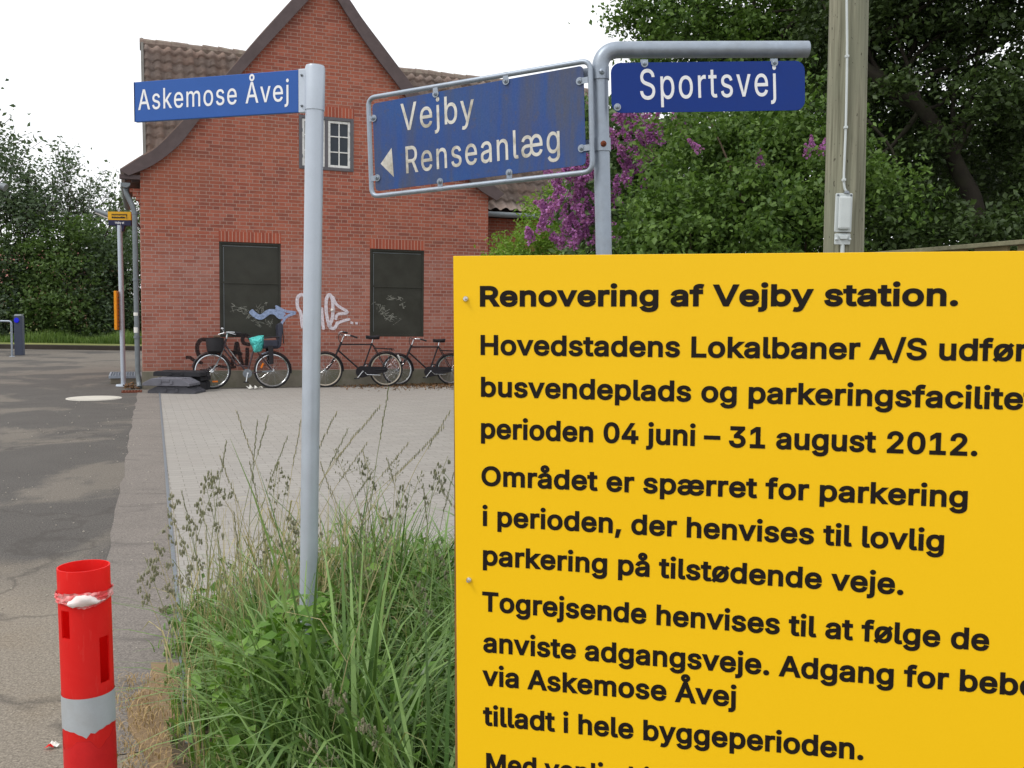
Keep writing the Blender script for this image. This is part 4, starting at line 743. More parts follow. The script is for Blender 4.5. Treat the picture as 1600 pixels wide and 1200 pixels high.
# wall lamp behind the display sign
lp = thing('wall_lamp', 'long grey lamp head on an arm at the left flank of the brick house', 'lamp', HL(-.05, 2.2, 3.4), HYAW)
Dl = HL(0, 2.2, 0).y
A, B, C_ = dp(148, 328, 18.9), dp(176, 339, 18.9), HL(.0, 2.2, 3.1)
mb = MB(); mb.tube([A, A+(B-A)*.15, B, dp(190, 342, 18.9)], [.03, .048, .055, .04], 12); mb.build('lamp_head', M_zinc, lp, smooth=True)
mb = MB(); mb.tube([A+(B-A)*.1-Vector((0, 0, .035)), B-Vector((0, 0, .045))], [.03, .035], 10); mb.build('lamp_glass', M_whiter, lp)
mb = MB(); mb.tube(smoothpath([dp(186, 341, 18.9), dp(200, 341, 18.9), dp(210, 345, 19.0), C_]), .022, 8); mb.build('lamp_arm', M_dsteel, lp)

# ================================================================== NEAR SIGNS
# yellow notice board
yb = R(12.7); P0 = dp(708, 400, 1.45)
n_ = Vector((-math.sin(yb), -math.cos(yb), 0))
q = pl(1600, 392, P0, n_)
bd = Fr(P0, q-P0, Vector((0, 0, 1)))
board = thing('notice_board', 'large yellow notice board with black Danish text beginning Renovering af', 'sign', (P0.x+.55, P0.y, 0), 0)
bl = bd.px(715, 1199); BWID = 1.2; BH = 1.12
k = bl[0]/bl[1]
pts = [(0, 0), (BWID, 0), (BWID-BH*k*-1 if False else BWID, -BH), (-BH*k, -BH)]
mb = MB(); mb.prism([bd(a, b, -.006) for a, b in pts], bd.ez*.006); pan = mb.build('panel', M_yellow, board, bevel=.0008)
mb = MB(); mb.prism([bd(a, b, -.021) for a, b in [(-.0015, -.003), (BWID, -.003), (BWID, -BH), (-BH*k-.0075, -BH)]], bd.ez*.0145); mb.build('backing_board', M_ply, board)
for x in (.12, 1.05):
    mb = MB(); mb.box(bd(x, -.05, -.075)-Vector((0, 0, .8)), (.09, .09, 1.62), Matrix.Rotation(-yb, 3, 'Z')); mb.build('post', M_fence, board, bevel=.004)
for a, b in ((728, 467), (733, 906)):
    x, y = bd.px(a, b); mb = MB(); bolt(mb, bd(x, y, 0), bd.ez, .0046, .0035); mb.build('screw', M_chrome, board, smooth=True)
TL = [("Renovering af Vejby station.", None, (750, 479.2), (1498, 478.4), 32.5, .06),
      ("Hovedstadens Lokalbaner A/S udfører", "Hovedstadens Lokalbaner A/S", (751, 554.7), (1448, 563), 31.5, .047),
      ("busvendeplads og parkeringsfaciliteter", "busvendeplads og parkeringsfacilite", (752, 620), (1598, 640.6), 31.5, .047),
      ("perioden 04 juni – 31 august 2012.", None, (752, 685), (1528, 713), 31.5, .047),
      ("Området er spærret for parkering", None, (753.5, 759), (1513, 793.7), 31, .047),
      ("i perioden, der henvises til lovlig", None, (755, 821.7), (1476, 862.5), 31, .047),
      ("parkering på tilstødende veje.", None, (755, 883), (1412.5, 930), 31, .047),
      ("Togrejsende henvises til at følge de", None, (755, 955), (1545, 1017.5), 31, .047),
      ("anviste adgangsveje. Adgang for beboere", "anviste adgangsveje. Adgang for", (757, 1019), (1481, 1078), 31, .047),
      ("via Askemose Åvej", None, (757, 1071), (1151, 1105), 31, .047),
      ("tilladt i hele byggeperioden.", None, (758, 1133.5), (1350, 1188), 31, .047),
      ("Med venlig hilsen", None, (760, 1207), (1100, 1241), 31, .047)]
lines = []
for t, pre, a, b, cap, bld in TL:
    xa, ya = bd.px(*a); xb, yb_ = bd.px(*b); x2, y2 = bd.px(a[0], a[1]-cap)
    lines.append((t, pre or t, xa, ya, xb, yb_, y2-ya, bld))
lettering(bd, lines, 'lettering', M_blacktext, pan, .0006)

def frame_from(px_tl, px_tr, px_br, px_bl, yaw, P):
    ex = Vector((math.cos(yaw), math.sin(yaw), 0)); n = Vector((math.sin(yaw), -math.cos(yaw), 0))
    q = [pl(a, b, P, n) for a, b in (px_tl, px_tr, px_br, px_bl)]
    e = ((q[1]-q[0])+(q[2]-q[3])).normalized(); up = n.cross(e)*-1
    if up.z < 0: up = -up
    c = sum(q, Vector())/4; wd = ((q[1]-q[0]).length+(q[2]-q[3]).length)/2; ht = abs(((q[0]-q[3])+(q[1]-q[2])).dot(up))/2
    f = Fr(c-e*wd/2-up*ht/2, e, up); return f, wd, ht
# Askemose Åvej sign on its own post
PD = 3.2; ptop = dp(492.5, 104, PD); pbot = dp(482, 930, PD); pdir = (ptop-pbot).normalized(); base = pbot-pdir*(pbot.z/pdir.z)
s1 = thing('street_name_sign', 'slim grey steel post with blue sign reading Askemose Åvej at its top', 'street sign', base)
mb = MB(); mb.tube([base-pdir*.05, ptop-pdir*.01], .030, 24); mb.build('post', M_alu, s1, smooth=True)
f1, w1, h1 = frame_from((209.5, 128.5), (466, 108.5), (466, 175.5), (210, 190.5), -R(18), dp(488, 140, PD-.012))
mb = MB(); plate(mb, f1, 0, 0, w1, h1, .002, .016); sp = mb.build('sign_plate', M_blue1, s1, bevel=.002)
mb = MB(); mb.prism([f1(*p, .001) for p in ((0, 0, ), (.0025, 0), (.0025, h1), (0, h1))], f1.ez*.0006); mb.build('plate_edge', M_navy, sp)
xa, ya = f1.px(218, 172); xb, yb_ = f1.px(452, 157.6)
lettering(f1, [("Askemose Åvej", "Askemose Åvej", xa, ya, xb, yb_, 34/67*h1, .008, .07)], 'lettering', M_whitetext, sp, .0008)
up1 = pdir; mb = MB(); cx = ptop
ca = ptop-pdir*(h1*1.03); mb.tube([ca, ptop-pdir*.006, ptop+pdir*.002], [.0325, .0325, .030], 24)
clampo = mb.build('clamp', M_alu, s1, smooth=True)
mb = MB(); plate(mb, f1, w1+.0005, -.001, w1+.05, h1+.002, .002, .019); mb.build('clamp_flange', M_alu, clampo, bevel=.0015)
mb = MB()
for yy in (.14, .86):
    bolt(mb, f1(w1+.014, h1*yy, .0), f1.ez, .0045, .003); bolt(mb, f1(w1+.045, h1*(yy+.03), .002), f1.ez, .0035, .002)
mb.build('clamp_screw', M_dsteel, clampo)

# Vejby Renseanlæg / Sportsvej post
QD = 3.6; a = dp(943.5, 395, QD); b = dp(938, 150, QD); d = (b-a).normalized(); base = a-d*(a.z/d.z); topz = dp(937, 78, QD)
arm = dp(1262, 77, QD+.07)
s2 = thing('bent_pipe_street_sign', 'bent galvanised pipe post carrying blue signs Vejby Renseanlæg and Sportsvej', 'street sign', base)
corner = topz+d*.0; mb = MB(); mb.tube(fillet([base-d*.05, a, b, corner, corner+(arm-corner)*.5, arm], .11, 10), .0305, 24); mb.build('post', M_galv, s2, smooth=True)
f2, w2, h2 = frame_from((955, 98), (1257.5, 95), (1258, 172), (955, 177), R(5), dp(1100, 130, QD+.035-.045))
mb = MB(); plate(mb, f2, 0, 0, w2, h2, .036, .003); sp = mb.build('sign_plate', M_blue3, s2, bevel=.0008)
xa, ya = f2.px(1002, 155.5); xb, yb_ = f2.px(1214, 149.5)
lettering(f2, [("Sportsvej", "Sportsvej", xa, ya, xb, yb_, 46.5/77.5*h2, .006, .075)], 'lettering', M_whitetext, sp, .0008)
mb = MB()
for p in ((1007, 99.5), (1210, 98), (964.5, 167.5)):
    x, y = f2.px(*p); mb.tube([f2(x, y, 0), f2(x, y, .003)], .0135, 14); bolt(mb, f2(x, y, .003), f2.ez, .008, .006)
mb.build('plate_bolt', M_galv, s2)
mb = MB()
for p in ((1007, 99.5), (1210, 98)):
    x, y = f2.px(*p); mb.prism([f2(x-.014, y-.014, -.006), f2(x+.014, y-.014, -.006), f2(x+.014, y+.016, -.006), f2(x-.014, y+.016, -.006)], f2.ez*.0028)
mb.build('bracket', M_galv, s2)
f3, w3, h3 = frame_from((580, 162), (910.5, 102.5), (916.5, 257), (588.5, 299), -R(28.4), dp(930, 180, QD-.05))
mb = MB(); plate(mb, f3, 0, 0, w3, h3, .018, .003); sp3 = mb.build('sign_plate', M_oldblue, s2, bevel=.0008)
L3 = []
for t, a_, b_, cap in (("Vejby", (629.5, 204.5), (740.5, 188), 42.5), ("Renseanlæg", (635, 271), (876.5, 238.5), 42)):
    xa, ya = f3.px(*a_); xb, yb_ = f3.px(*b_); x2, y2 = f3.px(a_[0], a_[1]-cap); L3.append((t, t, xa, ya, xb, yb_, y2-ya, .008, .08))
lettering(f3, L3, 'lettering', M_oldtext, sp3, .0008)
mb = MB(); mb.prism([f3(*f3.px(*p), .0002) for p in ((595, 256), (612, 231), (615.5, 276.5))], f3.ez*.0008); mb.build('arrow', M_oldtext, sp3)
cs = [f3.px(*p) for p in ((574.5, 153), (921.5, 94), (925, 268), (580, 307))]
mb = MB(); cpts = [f3(x, y, -.004) for x, y in cs]
mids = cpts+[cpts[0]]
loop = []
for i in range(4):
    p, c, q = cpts[i-1], cpts[i], cpts[(i+1) % 4]; u = (p-c).normalized(); v = (q-c).normalized(); r_ = .036
    for j in range(7):
        t = j/6; loop.append((c+u*r_)*(1-t)**2+c*2*t*(1-t)+(c+v*r_)*t*t)
mb.tube(loop, .0098, 12, closed=True); rimf = mb.build('pipe_frame', M_galv, s2, smooth=True)
for p, dr in (((681, 147), (0, 1)), ((791, 127), (0, 1)), ((906, 127), (1, 0)), ((909, 232), (1, 0)), ((796, 270), (0, -1)), ((688, 284), (0, -1)), ((590, 278), (-1, 0)), ((584.5, 185), (-1, 0))):
    x, y = f3.px(*p); mb = MB(); mb.tube([f3(x, y, .0), f3(x, y, .004)], .0145, 14)
    u = Vector((dr[0], dr[1])); v = Vector((-dr[1], dr[0]))
    mb.prism([f3(x+v.x*.011, y+v.y*.011, .001), f3(x-v.x*.011, y-v.y*.011, .001), f3(x-v.x*.011+u.x*.034, y-v.y*.011+u.y*.034, .001), f3(x+v.x*.011+u.x*.034, y+v.y*.011+u.y*.034, .001)], f3.ez*.003)
    bolt(mb, f3(x, y, .004), f3.ez, .0085, .006); mb.build('lug', M_galv, rimf)
for (px1, py1), mt in (((937, 115), M_galv), ((940, 227), M_rust)):
    c = a+d*((dp(px1, py1, QD).z-a.z)/d.z); mb = MB(); mb.tube([c-d*.024, c+d*.024], .0352, 20)
    e = f3.ex; nn = Vector((.25, -1, 0)).normalized(); 
    mb.box(c-e*.045+nn*.018, (.06, .014, .046), Matrix.Rotation(-R(28), 3, 'Z')); cl_ = mb.build('pipe_clamp', M_galv, s2, smooth=True)
    mb = MB(); bolt(mb, c-e*.006+nn*.036, nn+Vector((.2, 0, 0)), .0115, .011); mb.build('clamp_bolt', mt, cl_)

# wooden utility pole with cable and box
UD = 6.2; t_ = dp(1326.5, 0, UD); b_ = dp(1318, 390, UD); ud = (t_-b_).normalized(); ubase = b_-ud*(b_.z/ud.z)
up = thing('utility_pole', 'weathered round wooden utility pole with grey cable and small pale box', 'utility pole', ubase)
mb = MB(); L = [ubase-ud*.2+ud*i*.45 for i in range(16)]; mb.tube(L, [.133-.0016*i for i in range(16)], 28); mb.build('pole', M_pole, up, smooth=True)
us = UD-.135
cab = [dp(1323, -60, us-.01), dp(1323, 0, us-.008), dp(1323.5, 88, us-.006), dp(1321.5, 199, us-.002), dp(1318.5, 281, us), dp(1322.5, 300, us)]
mb = MB(); mb.tube(smoothpath(cab, 5), .0075, 10); mb.tube([dp(1316.5, 380, us), dp(1315.5, 420, us+.003), dp(1313, 560, us+.004)], .013, 10); cb = mb.build('cable', M_boxw, up, smooth=True)
mb = MB()
for p in ((1323.5, 88), (1321.5, 199), (1318.5, 281)): mb.box(dp(*p, us-.004), (.022, .024, .016))
mb.build('cable_clip', M_boxw, cb, bevel=.003)
bf = Fr(dp(1318.8, 332, us-.012), (1, -.02, 0), ud)
mb = MB(); s_ = us/F
plate(mb, bf, -13*s_, -30*s_, 12.5*s_, 29.5*s_, .008, .02); bx = mb.build('junction_box', M_boxw, up, bevel=.004)
mb = MB(); mb.prism([bf(x, y, .0005) for x, y in rrect(-9.5*s_, -26*s_, 9*s_, 24*s_, .012)], bf.ez*.03); mb.build('box_lid', M_boxw, bx, bevel=.012)
mb = MB()
for x in (-10, 10): bolt(mb, bf(x*s_, 26.5*s_, 0), bf.ez, .007, .004)
mb.tube([bf(3*s_, 29*s_, -.004), bf(4*s_, 33*s_, -.004)], [.02, .012], 10); mb.build('box_screw', M_dsteel, bx)
mb = MB(); plate(mb, bf, -12*s_, -49*s_, 11.5*s_, -32*s_, .006, .02); mb.prism([bf(x*s_, y*s_, .0005) for x, y in ((-8, -35), (8, -35), (5, -41), (-5, -41))], bf.ez*.016)
for x in (-10.5, 10): bolt(mb, bf(x*s_, -41*s_, 0), bf.ez, .01, .012)
mb.build('cable_clamp', M_boxw, bx, bevel=.003)

# red and white marker tube, open at the top
MD = 2.09; mr_ = .0552
mt_ = dp(130.5, 884, MD); mb_ = dp(142, 1199, MD); md = (mt_-mb_).normalized(); mbase = mb_-md*(mb_.z/md.z)
mk = thing('marker_post', 'red hollow plastic marker post with grey reflective band and torn tape', 'bollard', mbase)
mx, my = ortho(md); ang_cam = math.atan2((-mt_).dot(my), (-mt_).dot(mx))   # towards the viewer
if mx.cross(my).dot(md) < 0: my = -my; ang_cam = math.atan2((-mt_).dot(my), (-mt_).dot(mx))
H_ = (mt_-mbase).length
def hz(px, py): return (dp(px, py, MD-mr_)-mbase).dot(md)
def tubegrid(z0, z1, r, holes, n=96, nz=120, ragged=None):
    vs = []; fs = []; 
    for j in range(nz+1):
        for i in range(n):
            t = 2*math.pi*i/n; z = z0+(z1-z0)*j/nz
            if ragged:
                lo, hi = ragged(t); z = lo+(hi-lo)*j/nz
            vs.append(mbase+md*z+(mx*math.cos(t)+my*math.sin(t))*r)
    for j in range(nz):
        for i in range(n):
            t = 2*math.pi*(i+.5)/n; z = z0+(z1-z0)*(j+.5)/nz; rel = (t-ang_cam+math.pi) % (2*math.pi)-math.pi
            if any(a0 < rel < a1 and h0 < z < h1 for a0, a1, h0, h1 in holes): continue
            fs.append((j*n+i, j*n+(i+1) % n, (j+1)*n+(i+1) % n, (j+1)*n+i))
    return vs, fs
def rel(pxx, pyy):                                         # angle on the tube of a photo column
    c = dp(130.5+(pyy-884)*.0365, pyy, MD); q = dp(pxx, pyy, MD); return math.asin(max(-.99, min(.99, (q.x-c.x)/mr_)))
sg = 1 if (mx*math.cos(ang_cam+.3)+my*math.sin(ang_cam+.3)).x > (mx*math.cos(ang_cam)+my*math.sin(ang_cam)).x else -1
def hole(xa, xb, yt, yb2):
    r0, r1 = sg*rel(xa, (yt+yb2)/2), sg*rel(xb, (yt+yb2)/2); return (min(r0, r1), max(r0, r1), hz(130, yb2), hz(130, yt))
holes = [hole(101, 112.5, 955, 1000.5), hole(154.5, 168.5, 1002, 1075), ]
vs, fs = tubegrid(.0, H_, mr_, holes, 128, 220); vi, fi = tubegrid(.0, H_, mr_-.003, holes, 128, 220)
mb = MB(); mb.add(vs, fs); tub = mb.build('tube', M_red, mk, smooth=True)
mb = MB(); mb.add(vi, [f[::-1] for f in fi]); N_ = 128; top_ = 220*N_
mb.add([vs[top_+i] for i in range(N_)]+[vi[top_+i] for i in range(N_)], [(i, (i+1) % N_, N_+(i+1) % N_, N_+i) for i in range(N_)])
mb.build('tube_inside', M_redin, tub, smooth=True)
rr_ = random.Random(8); zt, zl_ = hz(140, 1093), hz(140, 1146)
kn = [zl_+rr_.uniform(-.0025, .003)+.005*math.sin(i*.5) for i in range(40)]; kn[int((ang_cam % (2*math.pi))/(2*math.pi)*40)] -= .007
def rag(t):
    u = (t/(2*math.pi))*40; i = int(u) % 40; f = u-int(u); return kn[i]*(1-f)+kn[(i+1) % 40]*f, zt
mb = MB(); v2, f2_ = tubegrid(zl_, zt, mr_+.0009, [], 160, 8, rag); mb.add(v2, f2_); mb.build('reflective_band', M_band, mk, smooth=True)
zt2 = hz(140, 1165); kk = [zt2+.016*math.sin(i*1.7)+rr_.uniform(-.006, .006) for i in range(16)]
def rag2(t):
    u = (t/(2*math.pi))*16; i = int(u) % 16; f = u-int(u); f = f*f*(3-2*f); return .28, kk[i]*(1-f)+kk[(i+1) % 16]*f
mb = MB(); v2, f2_ = tubegrid(.28, zt2, mr_+.0006, [], 160, 8, rag2); mb.add(v2, f2_); mb.build('torn_film', simple('dull_red_film', srgb(196, 34, 36), .5, 0, .12, 20, .05), mk, smooth=True)
# crumpled tape round the neck
zt3 = hz(130, 938); mb = MB(); nseg = 64; rows = 7; vs = []; fs = []
rn = np.random.RandomState(5); jt = rn.uniform(-1, 1, (rows, nseg))
for j in range(rows):
    for i in range(nseg):
        t = 2*math.pi*i/nseg; relc = (t-ang_cam+math.pi) % (2*math.pi)-math.pi
        wd = .010+.007*math.exp(-(relc/.7)**2)
        z = zt3+(j/(rows-1)-.5)*2*wd+.0025*math.sin(3*t+j)+.002*jt[j, i]; rad = mr_+.0025+.0028*abs(math.sin(j*1.9+t*2))+.0016*jt[j, i]+.004*math.exp(-(relc/.6)**2)*math.sin(math.pi*j/(rows-1))
        vs.append(mbase+md*z+(mx*math.cos(t)+my*math.sin(t))*rad)
for j in range(rows-1):
    for i in range(nseg): fs.append((j*nseg+i, j*nseg+(i+1) % nseg, (j+1)*nseg+(i+1) % nseg, (j+1)*nseg+i))
mb.add(vs, fs); mb.build('plastic_tape', simple('red_white_tape', srgb(214, 80, 82), .35, 0, .15, 60, .1, 60, srgb(230, 224, 220), .6), mk)
mb = MB(); rn = np.random.RandomState(12); vs = []; fs = []; A_, B_ = 14, 7
for j in range(B_+1):
    for i in range(A_+1):
        u, v = i/A_, j/B_; rl = sg*(-.55+1.3*u); tp = math.sin(math.pi*min(1, u*1.15+.06))**.6
        z = zt3-.004+.0135*tp*(2*v-1)+.004*math.sin(u*5)+.004*(u-.5)+rn.uniform(-.0012, .0012)
        rad = mr_+.007+.009*math.sin(math.pi*v)*tp+.003*math.sin(u*9+v*4)+rn.uniform(-.0012, .0012); t = ang_cam+rl
        vs.append(mbase+md*z+(mx*math.cos(t)+my*math.sin(t))*rad)
for j in range(B_):
    for i in range(A_): fs.append((j*(A_+1)+i, j*(A_+1)+i+1, (j+1)*(A_+1)+i+1, (j+1)*(A_+1)+i))
mb.add(vs, fs); mb.build('tape_bow', simple('white_tape', srgb(226, 218, 214), .35, 0, .08, 40, .1, 60, srgb(214, 120, 120), .3), mk, smooth=True, angle=60)
# ================================================================== THINGS BY THE HOUSE
# departure display post
b0 = gp(193, 603); Yd = b0.y; sd = Yd/F
ds = thing('departure_display', 'slim grey post with small amber and navy display reading Vejby st', 'sign', b0)
ptp = dp(187, 352, Yd)
mb = MB(); mb.tube([b0, ptp], .045, 16); mb.lathe([(.0, .03), (.13, .03), (.14, .0)], b0, 18); mb.build('post', M_alu, ds, smooth=True)
fd = Fr(dp(169, 352, Yd-.02), (1, -.02, 0), (0, 0, 1)); dw = 35.5*sd
mb = MB(); plate(mb, fd, 0, 0, dw, 8*sd, .004, .12); nv = mb.build('name_panel', M_navy, ds, bevel=.004)
mb = MB(); plate(mb, fd, -.004, 8*sd+.002, dw+.003, 21*sd, .004, .14); am = mb.build('display_panel', M_yel2, ds, bevel=.004)
mb = MB(); mb.prism([fd(.02+dw*.38, -.11, -.1), fd(dw*.62, -.11, -.1), fd(dw*.7, 0, -.1), fd(dw*.3, 0, -.1)], fd.ez*.09); mb.build('bracket', M_navy, ds)
mb = MB(); dx0, dx1, dy0, dy1 = .16*dw, .84*dw, 10.2*sd, 17.5*sd
mb.prism([fd(a, b, .0006) for a, b in ((dx0, dy1), (dx1, dy1), (dx1, dy1-.012), (dx0, dy1-.012))], fd.ez*.004)
for i in range(12):
    x = dx0+(dx1-dx0)*(i+.1)/12; mb.prism([fd(a, b, .0006) for a, b in ((x, dy1-.014), (x+.006, dy1-.014), (x+.006, dy1-.036), (x, dy1-.036))], fd.ez*.003)
rr = random.Random(2); x = dx0
while x < dx1-.05:
    ww = rr.uniform(.012, .03); hh = rr.uniform(.022, .034); mb.prism([fd(a, b, .0006) for a, b in ((x, dy0+.008), (x+ww, dy0+.008), (x+ww, dy0+.008+hh), (x, dy0+.008+hh))], fd.ez*.003); x += ww+.003
mb.prism([fd(a, b, .0006) for a, b in ((dx1-.012, dy1), (dx1, dy1), (dx1, dy0), (dx1-.012, dy0))], fd.ez*.003)
mb.build('display_window', M_black, am)
lettering(fd, [("Vejby st", "Vejby st", .3*dw, 2.6*sd, .7*dw, 2.6*sd, 3.2*sd, .03)], 'lettering', M_whitetext, nv, .0012)
tt = MB(); c = dp(184.5, 485, Yd-.0); tt.box(c-Vector((.0, .03, 0)), (.05, .32, 30*2*sd), Matrix.Rotation(R(10), 3, 'Z')); tto = tt.build('timetable_case', M_orange2, ds, bevel=.008)
tt = MB(); rr = random.Random(6)
for i in range(9):
    tt.box(c+Vector((.0, -.03, -.3+.068*i)), (.054, .2*rr.uniform(.6, 1), .012), Matrix.Rotation(R(10), 3, 'Z'))
tt.build('printed_rows', M_black, tto)

# travel card reader with blue disc
v0 = gp(31, 555); Yv = v0.y; sv = Yv/F
vd = thing('card_reader', 'dark slate card reader column with a blue disc near its top', 'card reader', v0)
mb = MB(); hz_ = 64*sv; mb.box(v0+Vector((0, 0, hz_*.48)), (.235, .2, hz_*.96), Matrix.Rotation(R(8), 3, 'Z')); M_slate = simple('slate_blue_paint', srgb(70, 76, 92), .5, .2, .1, 6, .04); mb.build('column', M_slate, vd, bevel=.015)
mb = MB(); mb.prism([v0+Vector((x, y, z)) for x, y, z in ((-.1, -.1, hz_*.96), (.1, -.1, hz_*.96), (.1, -.04, hz_), (-.1, -.04, hz_))], Vector((0, .14, 0))); mb.build('top_cap', M_zinc, vd)
mb = MB(); mb.tube([v0+Vector((-.02, -.103, hz_*.85)), v0+Vector((-.02, -.122, hz_*.85))], [.08, .07], 16); mb.build('blue_disc', simple('blue_disc', srgb(36, 40, 220), .3, 0, .05, 10, 0), vd)
# railing
r0 = gp(19, 557); rl_ = thing('hand_rail', 'grey tubular hand rail at the far left edge of the yard', 'railing', r0)
mb = MB(); hh = 55*r0.y/F; d = Vector((-1, .05, 0)); mb.tube(fillet([r0, r0+Vector((0, 0, hh)), r0+Vector((0, 0, hh))+d*2.4, r0+d*2.4], .08), .028, 12); mb.build('rail', M_galv, rl_, smooth=True)
mb = MB(); mb.lathe([(.0, .012), (.07, .012), (.075, 0)], r0, 14); mb.build('foot_plate', M_galv, rl_)
# grating door step on the left flank of the house
st0 = gp(198, 592); stp = thing('metal_door_step', 'low concrete door step with a steel grating beside the downpipe', 'step', HL(-.42, 1.35, 0), HYAW)
mb = MB(); sx0, sx1, sy0, sy1 = -.62, -.03, 1.25, 2.5
hbox(mb, sx0+.03, sx1, sy0+.03, sy1, 0, .11); mb.build('concrete_block', M_plinth, stp, bevel=.01)
mb = MB(); zt_ = .11
hbox(mb, sx0, sx1, sy0, sy0+.03, zt_, zt_+.05); hbox(mb, sx0, sx1, sy1-.03, sy1, zt_, zt_+.05); hbox(mb, sx0, sx0+.03, sy0+.03, sy1-.03, zt_, zt_+.05); hbox(mb, sx1-.03, sx1, sy0+.03, sy1-.03, zt_, zt_+.05)
x = sx0+.06
while x < sx1-.04: hbox(mb, x, x+.008, sy0+.03, sy1-.03, zt_+.003, zt_+.046); x += .05
y = sy0+.1
while y < sy1-.05: hbox(mb, sx0+.03, sx1-.03, y, y+.012, zt_+.01, zt_+.04); y += .12
mb.build('grating', M_galv, stp)
# manhole cover and gully grate
m0 = gp(147, 622.5); mh = thing('manhole_cover', 'round pale concrete manhole cover in the asphalt before the downpipe', 'manhole cover', m0)
mb = MB(); mb.lathe([(.0, .012), (.36, .012), (.38, .01)], m0, 48); mb.build('lid', M_concrete, mh); mb = MB(); mb.lathe([(.382, .008), (.42, .008), (.425, .0)], m0, 48); mb.build('lid_ring', M_concrete, mh)
d0 = gp(206, 612.5); dr = thing('drain_grate', 'small rusty drain grate at the foot of the downpipe', 'drain', d0, HYAW)
mb = MB(); rot = HR
mb.box(d0+Vector((0, 0, .006)), (.3, .03, .012), rot)
for i in range(-3, 4): mb.box(d0+HU*(i*.05)+Vector((0, 0, .012)), (.018, .3, .016), rot)
mb.box(d0+HN*.15+Vector((0, 0, .01)), (.34, .02, .02), rot); mb.box(d0-HN*.15+Vector((0, 0, .01)), (.34, .02, .02), rot); mb.build('grate_bars', M_rust, dr)
lf = MB(); rr = random.Random(4); c = gp(203, 608)
for i in range(60):
    p = c+Vector((rr.gauss(0, .07), rr.gauss(0, .07), .02+abs(rr.gauss(0, .04)))); u = Vector((rr.uniform(-1, 1), rr.uniform(-1, 1), rr.uniform(-.5, .5))).normalized()*.04; v = Vector((rr.uniform(-1, 1), rr.uniform(-1, 1), rr.uniform(-.5, .5))).normalized()*.03
    lf.add([p-u, p+v, p+u, p-v], [(0, 1, 2, 3)])
M_dead = leafmat('dead_leaves', srgb(92, 66, 46), srgb(120, 92, 64), .1, .8)
o = lf.build('leaf_heap', M_dead); setp(o, 'little heap of brown leaves beside the drain grate', 'leaves', kind='stuff')

# recycled plastic barrier feet stacked by the wall
def barrier_foot(label, px0, px1, py, Yoff, z, mat, taper=True, hgt=.13, yaw=0.0):
    a, b = gp(px0, 613), gp(px1, 613); Y = a.y+Yoff; s = Y/F; x0, x1 = (px0-800)*s, (px1-800)*s; L = x1-x0
    c = Vector(((x0+x1)/2, Y, z)); t = thing('barrier_foot', label, 'barrier foot', c, R(-4)+yaw, 'stacked barrier feet')
    rt = Matrix.Rotation(R(-4)+yaw, 3, 'Z'); mb = MB(); dp_ = .24
    e = L*.2 if taper else .03; lo = .35 if taper else .8
    prof = [(-L/2, 0), (L/2, 0), (L/2, hgt*lo), (L/2-e, hgt), (-L/2+e, hgt), (-L/2, hgt*lo)]
    for y0, y1, k in ((-dp_, -dp_*.34, 1), (dp_*.34, dp_, 1)):
        mb.prism([c+rt @ Vector((x*k, y0, zz)) for x, zz in prof], rt @ Vector((0, y1-y0, 0)))
    mb.prism([c+rt @ Vector((x*.99, -dp_*.33, zz*.93)) for x, zz in prof], rt @ Vector((0, dp_*.66, 0)))
    mb.build('foot_body', mat, t, bevel=.008)
    mb = MB()
    for sx in (-.12, .12):
        mb.box(c+rt @ Vector((sx*L, -dp_-.006, hgt*.5)), (.05, .012, hgt*.45), rt); mb.tube([c+rt @ Vector((sx*L*2.2, 0, hgt-.01)), c+rt @ Vector((sx*L*2.2, 0, hgt+.006))], .03, 12)
    mb.box(c+rt @ Vector((0, -dp_-.005, hgt*.72)), (.14, .01, hgt*.3), rt); mb.build('lifting_lug', mat, t, bevel=.003)
    return t
barrier_foot('dark barrier foot lying lowest in front in the stack by the brick wall', 237, 312.5, 0, .0, 0, M_greyplastic)
barrier_foot('lighter grey barrier foot with tapered ends, second from below in the stack', 229, 304, 0, -.02, .137, simple('faded_grey_plastic', srgb(104, 104, 112), .7, 0, .15, 14, .2, 90))
barrier_foot('black barrier foot on the ground at the back, nearest the bicycle wheel', 268, 320, 0, .52, 0, M_darkplastic, False, .17)
barrier_foot('black barrier foot in the middle at the back of the stack', 266, 321, 0, .53, .18, M_darkplastic, False, .09)
barrier_foot('long black barrier foot lying topmost on the stack by the brick wall', 246, 319.5, 0, .4, .275, M_darkplastic, False, .085)

